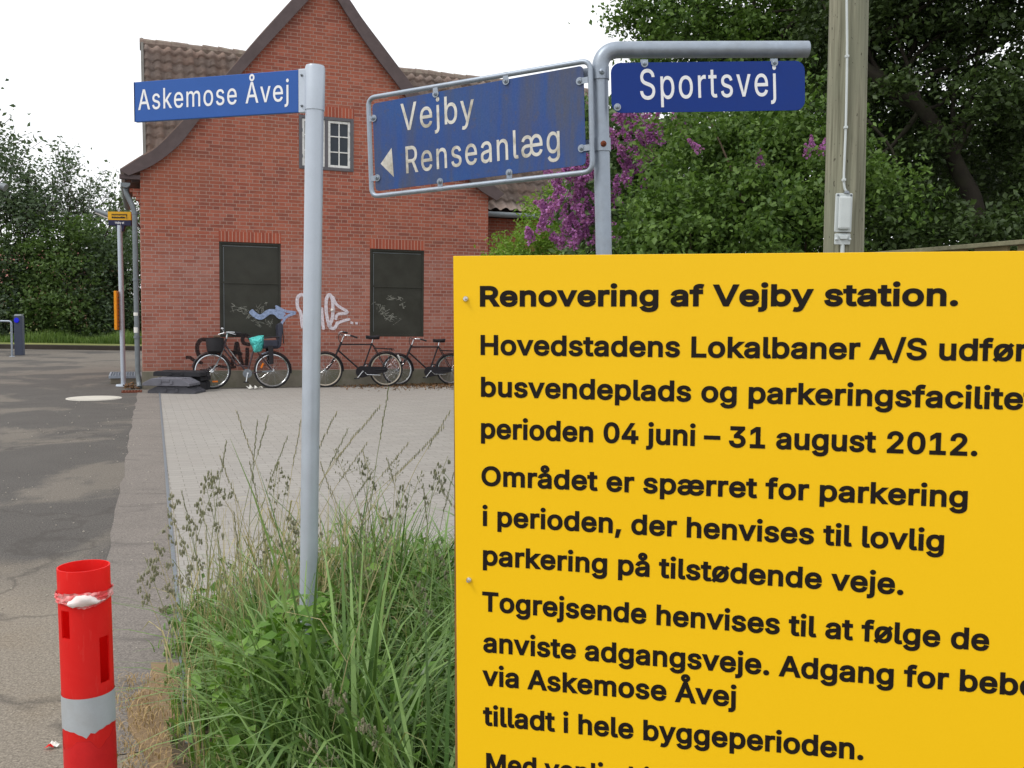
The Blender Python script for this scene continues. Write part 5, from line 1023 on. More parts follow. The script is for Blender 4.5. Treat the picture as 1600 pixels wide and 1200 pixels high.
# ------------------------------------------------------------------ bicycles
def bike(name, label, pf, pr, style, scale=1.0, lean=R(5), grip=M_blackpl, rimmat=M_chrome, group=None, frame=M_black):
    pf, pr = Vector(pf), Vector(pr); ax = (pr-pf); yaw = math.atan2(ax.y, ax.x)
    t = thing(name, label, 'bicycle', pf, yaw, group)
    B = WM[t] @ Matrix.Rotation(-lean, 4, 'X')             # leans back on to the wall
    wb = ax.length; Rw = .342*scale
    def P(x, z, y=0.0): return B @ Vector((x*scale, y*scale, Rw+z*scale))
    wbx = wb/scale
    def wheel(x):
        c = P(x, 0); X = (B.to_3x3() @ Vector((1, 0, 0))).normalized(); Z = (B.to_3x3() @ Vector((0, 0, 1))).normalized(); N = X.cross(Z)
        circ = lambda r, n=40: [c+(X*math.cos(2*math.pi*i/n)+Z*math.sin(2*math.pi*i/n))*r for i in range(n)]
        mb = MB(); mb.tube(circ(Rw-.02), .0195*scale, 8, closed=True); w = mb.build('wheel', M_rubber, t, smooth=True)
        mb = MB(); mb.tube(circ(Rw-.046), .0125, 6, closed=True); mb.build('rim', rimmat, w, smooth=True)
        mb = MB(); ns = 32
        for i in range(ns):
            a = 2*math.pi*i/ns; a2 = a+(.5 if i % 4 < 2 else -.5); s = .028*(1 if i % 2 else -1)
            mb.tube([c+(X*math.cos(a)+Z*math.sin(a))*(Rw-.05), c+(X*math.cos(a2)+Z*math.sin(a2))*.022+N*s], .0013, 4, cap=False)
        mb.tube([c-N*.05, c+N*.05], .018, 10); mb.tube([c-N*.03, c-N*.026], .03, 10); mb.tube([c+N*.026, c+N*.03], .03, 10); mb.build('spokes', M_chrome, w)
        return w
    w1, w2 = wheel(0), wheel(wbx)
    def fender(x, a0, a1, mat, name='mudguard'):
        c = P(x, 0); X = (B.to_3x3() @ Vector((1, 0, 0))).normalized(); Z = (B.to_3x3() @ Vector((0, 0, 1))).normalized(); N = X.cross(Z)
        mb = MB(); n = 22; vs = []
        for i in range(n+1):
            a = R(a0+(a1-a0)*i/n)
            for o_, dr_ in ((-.03, -.012), (-.018, .004), (.018, .004), (.03, -.012)): vs.append(c+(X*math.cos(a)+Z*math.sin(a))*(Rw+.016+dr_)+N*o_)
        mb.add(vs, [(i*4+k, i*4+k+1, i*4+k+5, i*4+k+4) for i in range(n) for k in range(3)]); return mb.build(name, mat, t, smooth=True)
    if style == 'lady':
        head_t, head_b = (.25, .56), (.20, .40); bb = (.63, -.055); st = (.78, .52); seat = (.80, .60)
        mb = MB()
        mb.tube([P(*head_b), P(.262, .60)], .02, 10); mb.tube([P(.23, .50), P(.62, -.03)], .0185, 10); mb.tube([P(.215, .41), P(.45, .10), P(.645, .075)], .016, 10)
        mb.tube([P(*bb), P(.775, .46)], .0175, 10)
        for s in (-1, 1): mb.tube([P(bb[0], bb[1], s*.03), P(wbx, 0, s*.06)], .011, 8); mb.tube([P(.765, .42, s*.02), P(wbx, 0, s*.06)], .009, 8)
        fr = mb.build('frame', simple('brown_grey_lacquer', srgb(84, 72, 76), .3, .4, .1, 10, .02), t, smooth=True)
        mb = MB()
        zz = []
        for i in range(19):
            k = .2+.0275*i; a, b = Vector((.23, .50)), Vector((.62, -.03)); q = a+(b-a)*k; zz.append(P(q.x+(.008 if i % 2 else -.004), q.y+(.006 if i % 2 else -.004), -.0195))
        mb.tube(zz, .0035, 5); mb.build('frame_decal', M_whitep, fr)
        mb = MB()
        for s in (-1, 1): mb.tube(smoothpath([P(.20, .40, s*.045), P(.14, .24, s*.05), P(.05, .06, s*.05), P(0, 0, s*.05)]), .011, 8)
        mb.tube([P(.2, .4, -.05), P(.2, .4, .05)], .014, 8); mb.build('fork', M_zinc, t, smooth=True)
        mb = MB(); mb.tube([P(.262, .58), P(.285, .70)], .013, 8)
        mb.tube(smoothpath([P(.50, .685, -.26), P(.36, .70, -.27), P(.24, .70, -.20), P(.24, .69, -.05), P(.285, .69, 0), P(.24, .69, .05), P(.24, .72, .2), P(.36, .72, .27), P(.48, .70, .26)], 5), .012, 8)
        hb = mb.build('handlebar', M_chrome, t, smooth=True)
        mb = MB(); mb.tube([P(.39, .697, -.27), P(.51, .685, -.26)], .018, 8); mb.tube([P(.38, .715, .27), P(.49, .70, .26)], .018, 8); mb.build('grip', M_blackpl, hb)
        mb = MB(); mb.tube([P(.3, .69, -.2), P(.42, .66, -.22)], .007, 6); mb.tube([P(.22, .70, -.1), P(.12, .67, -.04)], .009, 6); mb.ball(P(.20, .79, .1), (.03, .012, .02)); mb.tube([P(.24, .7, .1), P(.2, .79, .1)], .006, 6); mb.build('brake_lever', M_chrome, hb)
        # basket: tapered mesh tub in front of the head tube
        mb = MB(); cx, cz = .06, .50; vs = []; fs = []; n = 28
        for j, (k, z) in enumerate(((.62, .33), (.9, .36), (1.0, .46), (1.06, .60), (1.1, .605), (1.02, .6), (.9, .4), (.5, .36))):
            for i in range(n):
                a = 2*math.pi*i/n; vs.append(P(cx+.155*k*math.cos(a)*(1 if abs(math.cos(a)) < .8 else 1), z, .19*k*math.sin(a)))
        for j in range(7):
            for i in range(n): fs.append((j*n+i, j*n+(i+1) % n, (j+1)*n+(i+1) % n, (j+1)*n+i))
        mb.add(vs, fs); mb.add([vs[i] for i in range(n)], [tuple(range(n))]); mb.build('basket', M_blackpl, t)
        mb = MB(); mb.box(P(.10, .63), (.12, .2, .05), B.to_3x3()); mb.build('basket_liner', simple('brown_canvas', srgb(96, 78, 66), .9, 0, .2, 20, .2), t, bevel=.02)
        fender(0, 20, 170, M_black); fender(wbx, -10, 150, M_black)
        mb = MB(); c = P(wbx, 0); mb.box(P(wbx-.12, .33, -.0), (.17, .05, .035), B.to_3x3() @ Matrix.Rotation(R(-20), 3, 'Y')); mb.build('lock', simple('grey_blue_plastic', srgb(150, 156, 172), .4, .2, .1, 20, .02), t, bevel=.012)
        # child seat over the rear wheel
        mb = MB(); Bm = B.to_3x3()
        mb.box(P(wbx-.02, .44), (.30*scale, .3*scale, .05), Bm); mb.box(P(wbx-.04, .50, -.15), (.26, .03, .13), Bm); mb.box(P(wbx-.04, .50, .15), (.26, .03, .13), Bm)
        mb.prism([P(wbx+.10, .44, -.15), P(wbx+.15, .44, -.15), P(wbx+.20, .84, -.13), P(wbx+.17, .90, -.11), P(wbx+.10, .88, -.11), P(wbx+.09, .8, -.13)], (Bm @ Vector((0, 1, 0))).normalized()*.28)
        cs_ = mb.build('child_seat', simple('dark_blue_grey_plastic', srgb(52, 54, 66), .5, 0, .15, 12, .05), t, bevel=.018)
        mb = MB()
        for s in (-1, 1):
            mb.prism([P(wbx-.1, .46, s*.17), P(wbx, .46, s*.17), P(wbx-.0, .12, s*.18), P(wbx-.07, .1, s*.18)], (Bm @ Vector((0, 1, 0))).normalized()*.03*s)
        mb.build('foot_rest', M_black, cs_, bevel=.008)
        mb = MB(); mb.tube(smoothpath([P(wbx-.16, .6, -.14), P(wbx-.02, .62, -.16), P(wbx+.12, .62, -.15)]), .014, 8); mb.tube([P(wbx+.19, .84, -.1), P(wbx+.2, .5, -.12)], .01, 6); mb.build('safety_bar', M_blackpl, cs_)
        mb = MB(); mb.tube(smoothpath([P(wbx+.14, .42, -.1), P(wbx+.2, .43, -.1), P(wbx+.2, .36, -.1)]), .008, 6); mb.build('red_strap', simple('red_strap', srgb(150, 50, 56), .7, 0, .1, 20, 0), cs_)
        mb = MB(); mb.box(P(wbx-.19, .09, -.03), (.035, .012, .10), Bm @ Matrix.Rotation(R(25), 3, 'Y')); mb.build('wheel_reflector', M_orange, w2, bevel=.004)
        mb = MB(); mb.box(P(.05, -.20, -.03), (.10, .012, .03), Bm); mb.build('wheel_reflector', M_orange, w1, bevel=.004)
        mb = MB(); mb.box(P(wbx+.33, .10), (.04, .05, .03), Bm); mb.build('rear_tail', M_black, t)
    else:
        head_t, head_b = (.325, .54), (.245, .36); bb = (.715, -.035); st = (.92, .52); seat = (.945, .63); wy = 1
        mb = MB(); mb.tube([P(*head_b), P(*head_t)], .021, 10); mb.tube([P(.315, .495), P(.915, .495)], .0145, 10); mb.tube([P(.255, .38), P(*bb)], .0165, 10); mb.tube([P(*bb), P(.925, .52)], .0155, 10)
        for s in (-1, 1): mb.tube([P(bb[0], bb[1], s*.03), P(wbx, 0, s*.06)], .010, 8); mb.tube([P(.925, .5, s*.02), P(.97, .44, s*.045), P(wbx, 0, s*.06)], .0085, 8)
        fr = mb.build('frame', frame, t, smooth=True)
        mb = MB()
        for s in (-1, 1): mb.tube(smoothpath([P(.245, .36, s*.04), P(.15, .17, s*.05), P(.06, .03, s*.05), P(0, 0, s*.05)]), .0105, 8)
        mb.tube([P(.245, .37, -.05), P(.245, .37, .05)], .016, 8); mb.build('fork', frame, t, smooth=True)
        mb = MB(); mb.tube([P(.325, .53), P(.375, .66)], .0125, 8); mb.tube(smoothpath([P(.56, .615, -.27), P(.45, .65, -.26), P(.33, .66, -.18), P(.37, .66, 0), P(.33, .70, .18), P(.33, .74, .24), P(.42, .76, .27), P(.48, .74, .27)], 5), .0115, 8)
        hb = mb.build('handlebar', M_chrome, t, smooth=True)
        mb = MB(); mb.tube([P(.44, .652, -.262), P(.58, .61, -.27)], .017, 8); mb.tube([P(.40, .757, .268), P(.50, .735, .27)], .017, 8); mb.tube(smoothpath([P(.36, .66, -.05), P(.29, .7, .0), P(.27, .60, 0), P(.30, .52, 0)]), .006, 6); mb.build('grip', M_blackpl, hb)
        mb = MB(); mb.tube([P(.4, .66, -.2), P(.45, .645, -.235)], .015, 6); mb.build('brake_clamp', M_chrome, hb)
        fender(0, -5, 120, frame); fender(wbx, 20, 175, frame)
        mb = MB(); c = P(wbx, 0); mb.box(P(wbx+.27, .22), (.035, .05, .14), B.to_3x3() @ Matrix.Rotation(R(-28), 3, 'Y')); mb.build('rear_guard_tip', M_whitep, t, bevel=.01)
        mb = MB()
        for s in (-1, 1): mb.tube([P(.97, .42, s*.07), P(1.34, .40, s*.07), P(1.36, .37, s*.06)], .008, 6); mb.tube([P(wbx+.02, .02, s*.07), P(1.3, .40, s*.07)], .006, 6)
        for k in range(4): mb.tube([P(1.02+.09*k, .417, -.07), P(1.02+.09*k, .417, .07)], .006, 6)
        mb.build('luggage_carrier', frame, t)
        mb = MB(); N_ = (B.to_3x3() @ Vector((0, 1, 0))).normalized(); q = []
        for i in range(20): a = R(70+220*i/19); q.append(P(.70+.115*math.cos(a), -.045+.115*math.sin(a), -.055))
        q += [P(wbx, -.05, -.05), P(wbx+.03, 0, -.05), P(wbx, .05, -.05)]
        mb.prism(q, N_*.03); mb.build('chain_case', frame, t, bevel=.004)
        mb = MB(); mb.tube([P(.715, -.035, -.09), P(.60, -.17, -.09)], .0085, 8); mb.tube([P(.715, -.035, -.10), P(.715, -.035, .09)], .014, 8); mb.tube([P(.715, -.035, .09), P(.83, .1, .09)], .0085, 8); mb.build('crank', M_chrome, t)
        mb = MB(); mb.box(P(.585, -.175, -.13), (.09, .07, .022), B.to_3x3()); mb.box(P(.84, .11, .13), (.09, .07, .022), B.to_3x3()); mb.build('pedal', M_blackpl, t)
        mb = MB(); mb.tube([P(.76, -.06, -.06), P(.80, -.10, -.07), P(1.06, -.115, -.09)], .009, 8); mb.build('kickstand', M_chrome, t)
    if style == 'lady':
        mb = MB(); mb.tube([P(.63, -.055, -.09), P(.60, -.21, -.10)], .011, 8); mb.tube([P(.63, -.055, -.1), P(.63, -.055, .09)], .016, 8); mb.build('crank', M_chrome, t)
        mb = MB(); mb.box(P(.595, -.22, -.13), (.09, .07, .02), B.to_3x3()); mb.build('pedal', M_blackpl, t)
        mb = MB(); q = [P(.63+.085*math.cos(2*math.pi*i/20), -.055+.085*math.sin(2*math.pi*i/20), -.05) for i in range(20)]; mb.prism(q, (B.to_3x3() @ Vector((0, 1, 0)))*.006); mb.build('chain_ring', M_dsteel, t)
        mb = MB(); mb.tube([P(.9, -.03, -.06), P(wbx-.02, -.02, -.075)], .016, 8); mb.build('chain_guard', M_zinc, t)
    # saddle and seat post
    mb = MB(); mb.tube([P(st[0], st[1]-.03), P(seat[0], seat[1]-.03)], .0125, 8); mb.build('seat_post', M_chrome, t)
    mb = MB(); n = 12; vs = []; fs = []; rows = 9
    for j in range(rows):
        u = j/(rows-1); x = seat[0]-.14+.26*u; hw = .018+.088*(max(0, (u-.35)/.65)**1.4 if u > .35 else 0); top_ = .012+.022*abs(u-.35)
        if j == rows-1: hw *= .8
        for i in range(n):
            a = 2*math.pi*i/n; s_, c_ = math.sin(a), math.cos(a)
            vs.append(P(x, seat[1]+top_+(.022*s_ if s_ > 0 else (.045+.02*u)*s_), hw*c_))
    for j in range(rows-1):
        for i in range(n): fs.append((j*n+i, j*n+(i+1) % n, (j+1)*n+(i+1) % n, (j+1)*n+i))
    fs += [tuple(range(n)), tuple(range((rows-1)*n, rows*n))]
    mb.add(vs, fs); mb.build('saddle', M_blackpl if style == 'lady' else M_black, t, smooth=True, angle=70)
    return t, P, wbx
GP = 'bicycles leaning along the brick wall'
def wallpt(px, off):                                         # ground point at a photo column, this far in front of the wall
    q = pl(px, 600, HO+HN*off, HN); return Vector((q.x, q.y, 0))
k1, P1, wb1 = bike('bicycle', 'city bicycle with front basket and dark child seat under the left shutter', wallpt(331.6, .36), wallpt(426, .36), 'lady', group=GP)
bike('bicycle', 'black gents bicycle with cream rear rim, right behind the grey sign post', wallpt(508.6, .40), wallpt(603.5, .40), 'gents', group=GP, rimmat=simple('cream_rim', srgb(190, 180, 164), .5, .2, .1, 20, .02))
bike('bicycle', 'black gents bicycle half hidden behind the left edge of the yellow board', wallpt(621.6, .22), wallpt(705, .22), 'gents', .93, group=GP)
# turquoise plastic bag pulled over the saddle
bg_ = MB(); rn = np.random.RandomState(3)
oc = [(.665, .60), (.70, .615), (.80, .64), (.90, .66), (.945, .665), (.95, .60), (.945, .52), (.93, .44), (.91, .375), (.86, .345), (.79, .335), (.76, .345), (.745, .40), (.72, .47), (.69, .54)]
n, rows = len(oc)*2, 7; oc2 = []
for i in range(len(oc)):
    p, q = oc[i], oc[(i+1) % len(oc)]; oc2 += [p, ((p[0]+q[0])/2+rn.uniform(-.008, .008), (p[1]+q[1])/2+rn.uniform(-.008, .008))]
vs = []; fs = []
for side in (-1, 1):
    b_ = len(vs)
    for j in range(rows):
        k = 1-j/rows
        for i, (x, z) in enumerate(oc2):
            vs.append(P1(.825+(x-.825)*k+rn.uniform(-.006, .006), .50+(z-.50)*k+rn.uniform(-.006, .006), side*(.02+.10*math.sqrt(max(0, 1-k*k))+rn.uniform(-.014, .014))))
    for j in range(rows-1):
        for i in range(n): fs.append((b_+j*n+i, b_+j*n+(i+1) % n, b_+(j+1)*n+(i+1) % n, b_+(j+1)*n+i))
    fs.append(tuple(range(b_+(rows-1)*n, b_+rows*n)))
m_ = rows*n
fs += [(i, (i+1) % n, m_+(i+1) % n, m_+i) for i in range(n)]
bg_.add(vs, fs); o = bg_.build('plastic_bag', M_teal, None, smooth=True, angle=22); setp(o, 'crumpled turquoise plastic bag pulled over the saddle of the city bicycle', 'bag')
# litter
def scrap(name, label, c, s, mats, seed, n=3):
    mb = MB(); r = random.Random(seed)
    for i in range(n):
        mb.m = i % len(mats); p = c+Vector((r.uniform(-s, s)*1.2, r.uniform(-s, s)*.6, .006)); k = []
        for a in range(7):
            t = 2*math.pi*a/7; q = s*r.uniform(.5, 1); k.append(p+Vector((q*math.cos(t), q*.6*math.sin(t), abs(r.gauss(0, s*.4)))))
        mb.add([p+Vector((0, 0, s*.3))]+k, [(0, a+1, (a+1) % 7+1) for a in range(7)])
    o = mb.build(name, mats); setp(o, label, 'litter'); return o
scrap('paper_scrap', 'torn white paper lying under the rear wheel of the city bicycle', gp(396, 609), .09, [M_whiter], 3, 4)
scrap('paper_scrap', 'small red and white paper scrap on the asphalt left of the marker post', gp(83, 1170), .018, [M_whiter, M_redin], 5, 3)
# ================================================================== VEGETATION
def leaf_verts(C, size, rs, up=.35, droop=0.0, asp=.55, dirs=None):
    """one folded leaf per centre: base, left, tip, right"""
    n = len(C); D = rs.normal(size=(n, 3)); D[:, 2] = D[:, 2]*.6-droop; D /= np.linalg.norm(D, axis=1)[:, None]
    N = rs.normal(size=(n, 3)); N[:, 2] += up*3; N -= D*(N*D).sum(1)[:, None]; N /= np.linalg.norm(N, axis=1)[:, None]
    S = np.cross(D, N); L = size*rs.uniform(.65, 1.3, (n, 1)); Wd = L*asp*rs.uniform(.8, 1.2, (n, 1))
    V = np.stack([C-D*L*.5, C+S*Wd*.5+N*L*.10-D*L*.05, C+D*L*.5-N*L*.06, C-S*Wd*.5+N*L*.10-D*L*.05], 1).reshape(-1, 3)
    i = np.arange(n)*4; Fc = np.concatenate([np.stack([i, i+1, i+2], 1), np.stack([i, i+2, i+3], 1)]); return V, Fc
def blob_points(ells, nclump, per, cr, rs, shell=.45, flat=.7):
    C = []
    wts = np.array([e[1][0]*e[1][1]+e[1][0]*e[1][2]+e[1][1]*e[1][2] for e in ells]); wts = wts/wts.sum()
    for (c, rad), k in zip(ells, (wts*nclump).astype(int)+1):
        d = rs.normal(size=(k, 3)); d /= np.linalg.norm(d, axis=1)[:, None]; r = rs.uniform(0, 1, (k, 1))**shell
        r *= 1+.16*np.sin(d[:, :1]*5+c[0])*np.cos(d[:, 2:]*4+c[1])
        C.append(np.array(c)+d*r*np.array(rad))
    C = np.concatenate(C); s = rs.uniform(.6, 1.3, len(C))
    P = np.repeat(C, per, 0)+rs.normal(size=(len(C)*per, 3))*np.array([1, 1, flat])*cr*np.repeat(s, per)[:, None]*.55
    return P, C
def limbs(mb, base, tips, r0, rs, bend=.25, forks=None):
    base = Vector(base)
    for tp in tips:
        tp = Vector(tp); m1 = base.lerp(tp, .4)+Vector(rs.normal(size=3)*.06*(tp-base).length); m2 = base.lerp(tp, .75)+Vector(rs.normal(size=3)*.07*(tp-base).length)
        mb.tube(smoothpath([base, m1, m2, tp], 4), [r0*(1-.85*i/12) for i in range(13)], 7)
def branchy(mb, p, d, L, r, depth, rs, tips, spread=.55, upb=.12, minr=.012, gnarl=.18):
    p = Vector(p); d = Vector(d).normalized(); n = 5; pts = [p]; rr = [r]
    for i in range(n):
        d = (d+Vector(rs.normal(size=3))*gnarl*.5+Vector((0, 0, upb*.3))).normalized(); p = p+d*L/n; pts.append(p); rr.append(max(minr*.7, r*(1-.5*(i+1)/n)))
    mb.tube(pts, rr, 6 if depth > 1 else 4, cap=False)
    if depth == 0: tips.append(pts[-1]); tips.append(pts[3]); return
    for k in range(rs.randint(3, 5)):
        i = rs.randint(2, n+1); a = rs.uniform(0, 2*math.pi); x, y = ortho(d)
        nd = (d*(1-spread*.5)+(x*math.cos(a)+y*math.sin(a))*spread*rs.uniform(.7, 1.3)+Vector((0, 0, upb))).normalized()
        branchy(mb, pts[i], nd, L*rs.uniform(.55, .8), rr[i]*.62, depth-1, rs, tips, spread, upb, minr, gnarl)
    tips.append(pts[-1])
def tree(name, label, cat, base, H, th, depth, leafm, barkm, seed, nper, cr, lsize, r0, group=None, lean=(0, 0, 1), spread=.55, density=1.0, extra=None, lowfill=None, asp=.55):
    rs = np.random.RandomState(seed); base = Vector(base); t = thing(name, label, cat, base, 0, group); mb = MB(); tips = []
    d = Vector(lean).normalized(); top = base+d*th
    mb.tube([base-d*.1, base+d*th*.5+Vector(rs.normal(size=3))*.04, top], [r0*1.15, r0*.95, r0*.8], 10)
    for k in range(5):
        a = 2*math.pi*k/5+rs.uniform(-.4, .4); branchy(mb, top-d*th*.12*(k % 3), (d*.9+Vector((math.cos(a), math.sin(a), .2))*spread*(0.4 if k == 0 else 1)).normalized(), (H-th)*.42*rs.uniform(.8, 1.2), r0*.55, depth, rs, tips, spread)
    mb.build('trunk', barkm, t, smooth=True, angle=80)
    T = np.array([tuple(p) for p in tips]); T = T[rs.uniform(size=len(T)) < density]
    P = np.repeat(T, nper, 0)+rs.normal(size=(len(T)*nper, 3))*cr*.55
    if lowfill is not None: P = np.concatenate([P, lowfill])
    V, Fc = leaf_verts(P, lsize, rs, asp=asp); npmesh('crown', V, Fc, [leafm], t); return t
def bush(name, label, cat, ells, nclump, per, cr, lsize, leafm, seed, group=None, asp=.55, shell=.45, barkm=None, nst=9, droop=.2):
    rs = np.random.RandomState(seed); P, C = blob_points(ells, nclump, per, cr, rs, shell)
    P = P[P[:, 2] > .03]; cx = np.mean([e[0][0] for e in ells]); cy = np.mean([e[0][1] for e in ells])
    t = thing(name, label, cat, (cx, cy, .0), 0, group); V, Fc = leaf_verts(P, lsize, rs, asp=asp, droop=droop); npmesh('crown', V, Fc, [leafm], t)
    mb = MB(); idx = rs.choice(len(C), min(nst, len(C)), replace=False)
    limbs(mb, (cx, cy, 0), [C[i] for i in idx if C[i][2] > .3], .03, rs); mb.build('stems', barkm or M_darkbark, t); return t, C
ML_dark = leafmat('dark_green_leaves', srgb(38, 52, 30), srgb(66, 84, 42), .2)
ML_mid = leafmat('mid_green_leaves', srgb(52, 78, 36), srgb(102, 128, 62), .28)
ML_bright = leafmat('bright_green_leaves', srgb(92, 124, 46), srgb(128, 156, 66), .35)
ML_lilac = leafmat('lilac_leaves', srgb(66, 92, 54), srgb(104, 126, 82), .3)
ML_far = leafmat('far_grey_green_leaves', srgb(64, 80, 64), srgb(92, 108, 82), .25)
ML_far2 = leafmat('far_olive_leaves', srgb(62, 84, 46), srgb(92, 114, 62), .25)

# --- left: trees beyond the yard
GT = 'trees beyond the grass bank'
def LT(px, D): return gp(px, 540).xy.to_tuple() if False else Vector(((px-800)*D/F, D, .1))
tree('slim_tree', 'tall airy tree with grey green foliage at the far left edge', 'tree', LT(40, 38), 8.0, 2.6, 3, ML_far, M_darkbark, 11, 9, .40, .18, .11, GT, density=.8)
tree('slim_tree', 'tall slim tree with sparse pointed top left of the display', 'tree', LT(95, 39), 8.3, 3.0, 3, ML_far, M_darkbark, 23, 7, .34, .17, .10, GT, spread=.42, density=.7)
tree('slim_tree', 'half bare tree with fine twigs right behind the amber display', 'tree', LT(150, 40), 7.9, 2.4, 3, ML_far, M_darkbark, 37, 5, .3, .17, .10, GT, spread=.6, density=.35)
tree('slim_tree', 'broad tree with dense low crown hidden partly by the downpipe', 'tree', LT(196, 43), 7.0, 1.8, 3, ML_far2, M_darkbark, 41, 10, .42, .19, .11, GT, spread=.7, density=.8)
tree('slim_tree', 'tree outside the left frame edge reaching in with single branches', 'tree', LT(-62, 30), 8.6, 3.0, 3, ML_far, M_darkbark, 53, 8, .5, .19, .17, GT, spread=.6, density=.7)
GS = 'shrubs along the grass bank'
for i, (px, D, hw, hh, lab, m_) in enumerate(((-20, 36.5, 1.7, 1.5, 'dense dark shrub behind the card reader at the far left', ML_far), (48, 37, 1.8, 1.75, 'wide green shrub just right behind the card reader', ML_far2), (100, 36.5, 1.7, 2.0, 'tall olive green shrub in the middle of the left thicket', ML_far2), (150, 37, 1.6, 1.75, 'dark rounded shrub left behind the display post', ML_far), (196, 38, 1.5, 1.35, 'low dark shrub between display post and brick house', ML_dark))):
    x = (px-800)*D/F
    bush('thicket_shrub', lab, 'shrub', [((x, D, .1+hh*.8), (hw*.95, 1.2, hh*1.25)), ((x+.7, D-.3, .1+hh*.45), (hw*.6, .9, hh*.65)), ((x-.5, D+.3, hh*1.75), (hw*.7, .8, hh*.8)), ((x+.8, D+.6, hh*1.9), (hw*.6, .8, hh*.7))], 300, 24, .42, .17, m_, 60+i, GS)
# long grass in front of the thicket
def blades(name, P, h, wd, bend, mats, rs, segs=4, label=None, kind='stuff', lean=None, parent=None):
    n = len(P); th = rs.uniform(0, 2*math.pi, n) if lean is None else lean
    d = np.stack([np.cos(th), np.sin(th), np.zeros(n)], 1); sd = np.stack([-np.sin(th), np.cos(th), np.zeros(n)], 1)
    tw = rs.normal(size=(n, 1))*.5; sd = sd*np.cos(tw)+d*np.sin(tw)
    rows = []
    for k in range(segs+1):
        t = k/segs; c = P+np.array([0, 0, 1.0])*(h*(t-bend*.5*t**2.2))[:, None]+d*(h*np.minimum(bend, .62)*.95*t**1.9)[:, None]
        w_ = (wd*(1-t**1.7)*.5+.0004)[:, None]; rows += [c+sd*w_, c-sd*w_]
    V = np.stack(rows, 1).reshape(-1, 3); m = 2*(segs+1); b = np.arange(n)*m; Fc = []
    for k in range(segs): Fc.append(np.stack([b+2*k, b+2*k+1, b+2*k+3, b+2*k+2], 1))
    o = npmesh(name, V, np.concatenate(Fc), mats, parent)
    if kind: o['kind'] = kind
    if label: o['label'] = label
    return o
MG = leafmat('fresh_grass', srgb(60, 96, 32), srgb(112, 144, 62), .2, .38)
MG2 = leafmat('blue_green_grass', srgb(50, 82, 32), srgb(122, 150, 86), .16, .32)
MGf = leafmat('far_long_grass', srgb(78, 106, 50), srgb(116, 138, 74), .3)
MS = leafmat('dry_stalks', srgb(150, 140, 104), srgb(176, 164, 124), .2, .7)
MSg = leafmat('green_stalks', srgb(104, 116, 70), srgb(134, 138, 92), .2, .7)
MH = leafmat('seed_heads', srgb(98, 102, 80), srgb(142, 140, 114), .2, .8)
rs = np.random.RandomState(7); n = 5200
P = np.stack([rs.uniform(-22.5, -13.0, n), 34.6+rs.uniform(0, 1.4, n)**1.3, np.full(n, .14)], 1); hh = rs.uniform(.15, .5, n)*(1+.3*np.sin(P[:, 0]*2.1))
o = blades('long_grass', P, hh, np.full(n, .03), rs.uniform(.1, .5, n), [MGf], rs, 3, 'long pale grass along the foot of the thicket'); o['category'] = 'grass'
# red roofed house far behind the trees
fh = thing('distant_house', 'red roofed house far behind the left trees', 'house', LT(60, 72))
fp = LT(60, 72); M_froof = simple('faded_red_roof', srgb(150, 104, 96), .9, 0, .12, 1, .1, 8); M_fwall = simple('pale_brick', srgb(150, 112, 100), .9, 0, .1, 1, .1, 8)
mb = MB(); mb.box(fp+Vector((0, 0, 1.35)), (10.5, 7, 2.7)); mb.build('wall', M_fwall, fh)
mb = MB(); mb.prism([fp+Vector((-5.6, -4, 2.6)), fp+Vector((-5.6, 0, 5.6)), fp+Vector((-5.6, 4, 2.6))], (11.2, 0, 0)); rf = mb.build('roof', M_froof, fh)
mb = MB(); mb.box(fp+Vector((2, .4, 5.7)), (.7, .7, 1.2)); mb.build('chimney', M_fwall, rf)
for k in (-3, 0, 3):
    mb = MB(); mb.box(fp+Vector((k, -3.51, 1.5)), (1.2, .06, 1.1)); f = mb.build('window', M_whitep, fh); mb = MB(); mb.box(fp+Vector((k, -3.55, 1.5)), (1.0, .04, .9)); mb.build('pane', M_glass, f)
# lamp reaching in at the far left
lq = dp(9, 290, 26); lt = thing('yard_lamp', 'grey lamp head reaching in at the far left edge', 'street lamp', (lq.x-1.4, lq.y, 0))
mb = MB(); mb.tube([(lq.x-1.4, lq.y, 0), (lq.x-1.4, lq.y, lq.z)], [.06, .045], 12); mb.tube([(lq.x-1.4, lq.y, lq.z), (lq.x-.3, lq.y, lq.z+.02)], .03, 10); mb.build('post', M_dsteel, lt, smooth=True)
mb = MB(); mb.tube([lq+Vector((-.42, 0, .05)), lq+Vector((-.3, 0, .03)), lq+Vector((-.06, 0, -.03)), lq+Vector((0, 0, -.06))], [.05, .07, .1, .11], 16); mb.build('lamp_head', M_zinc, lt, smooth=True)

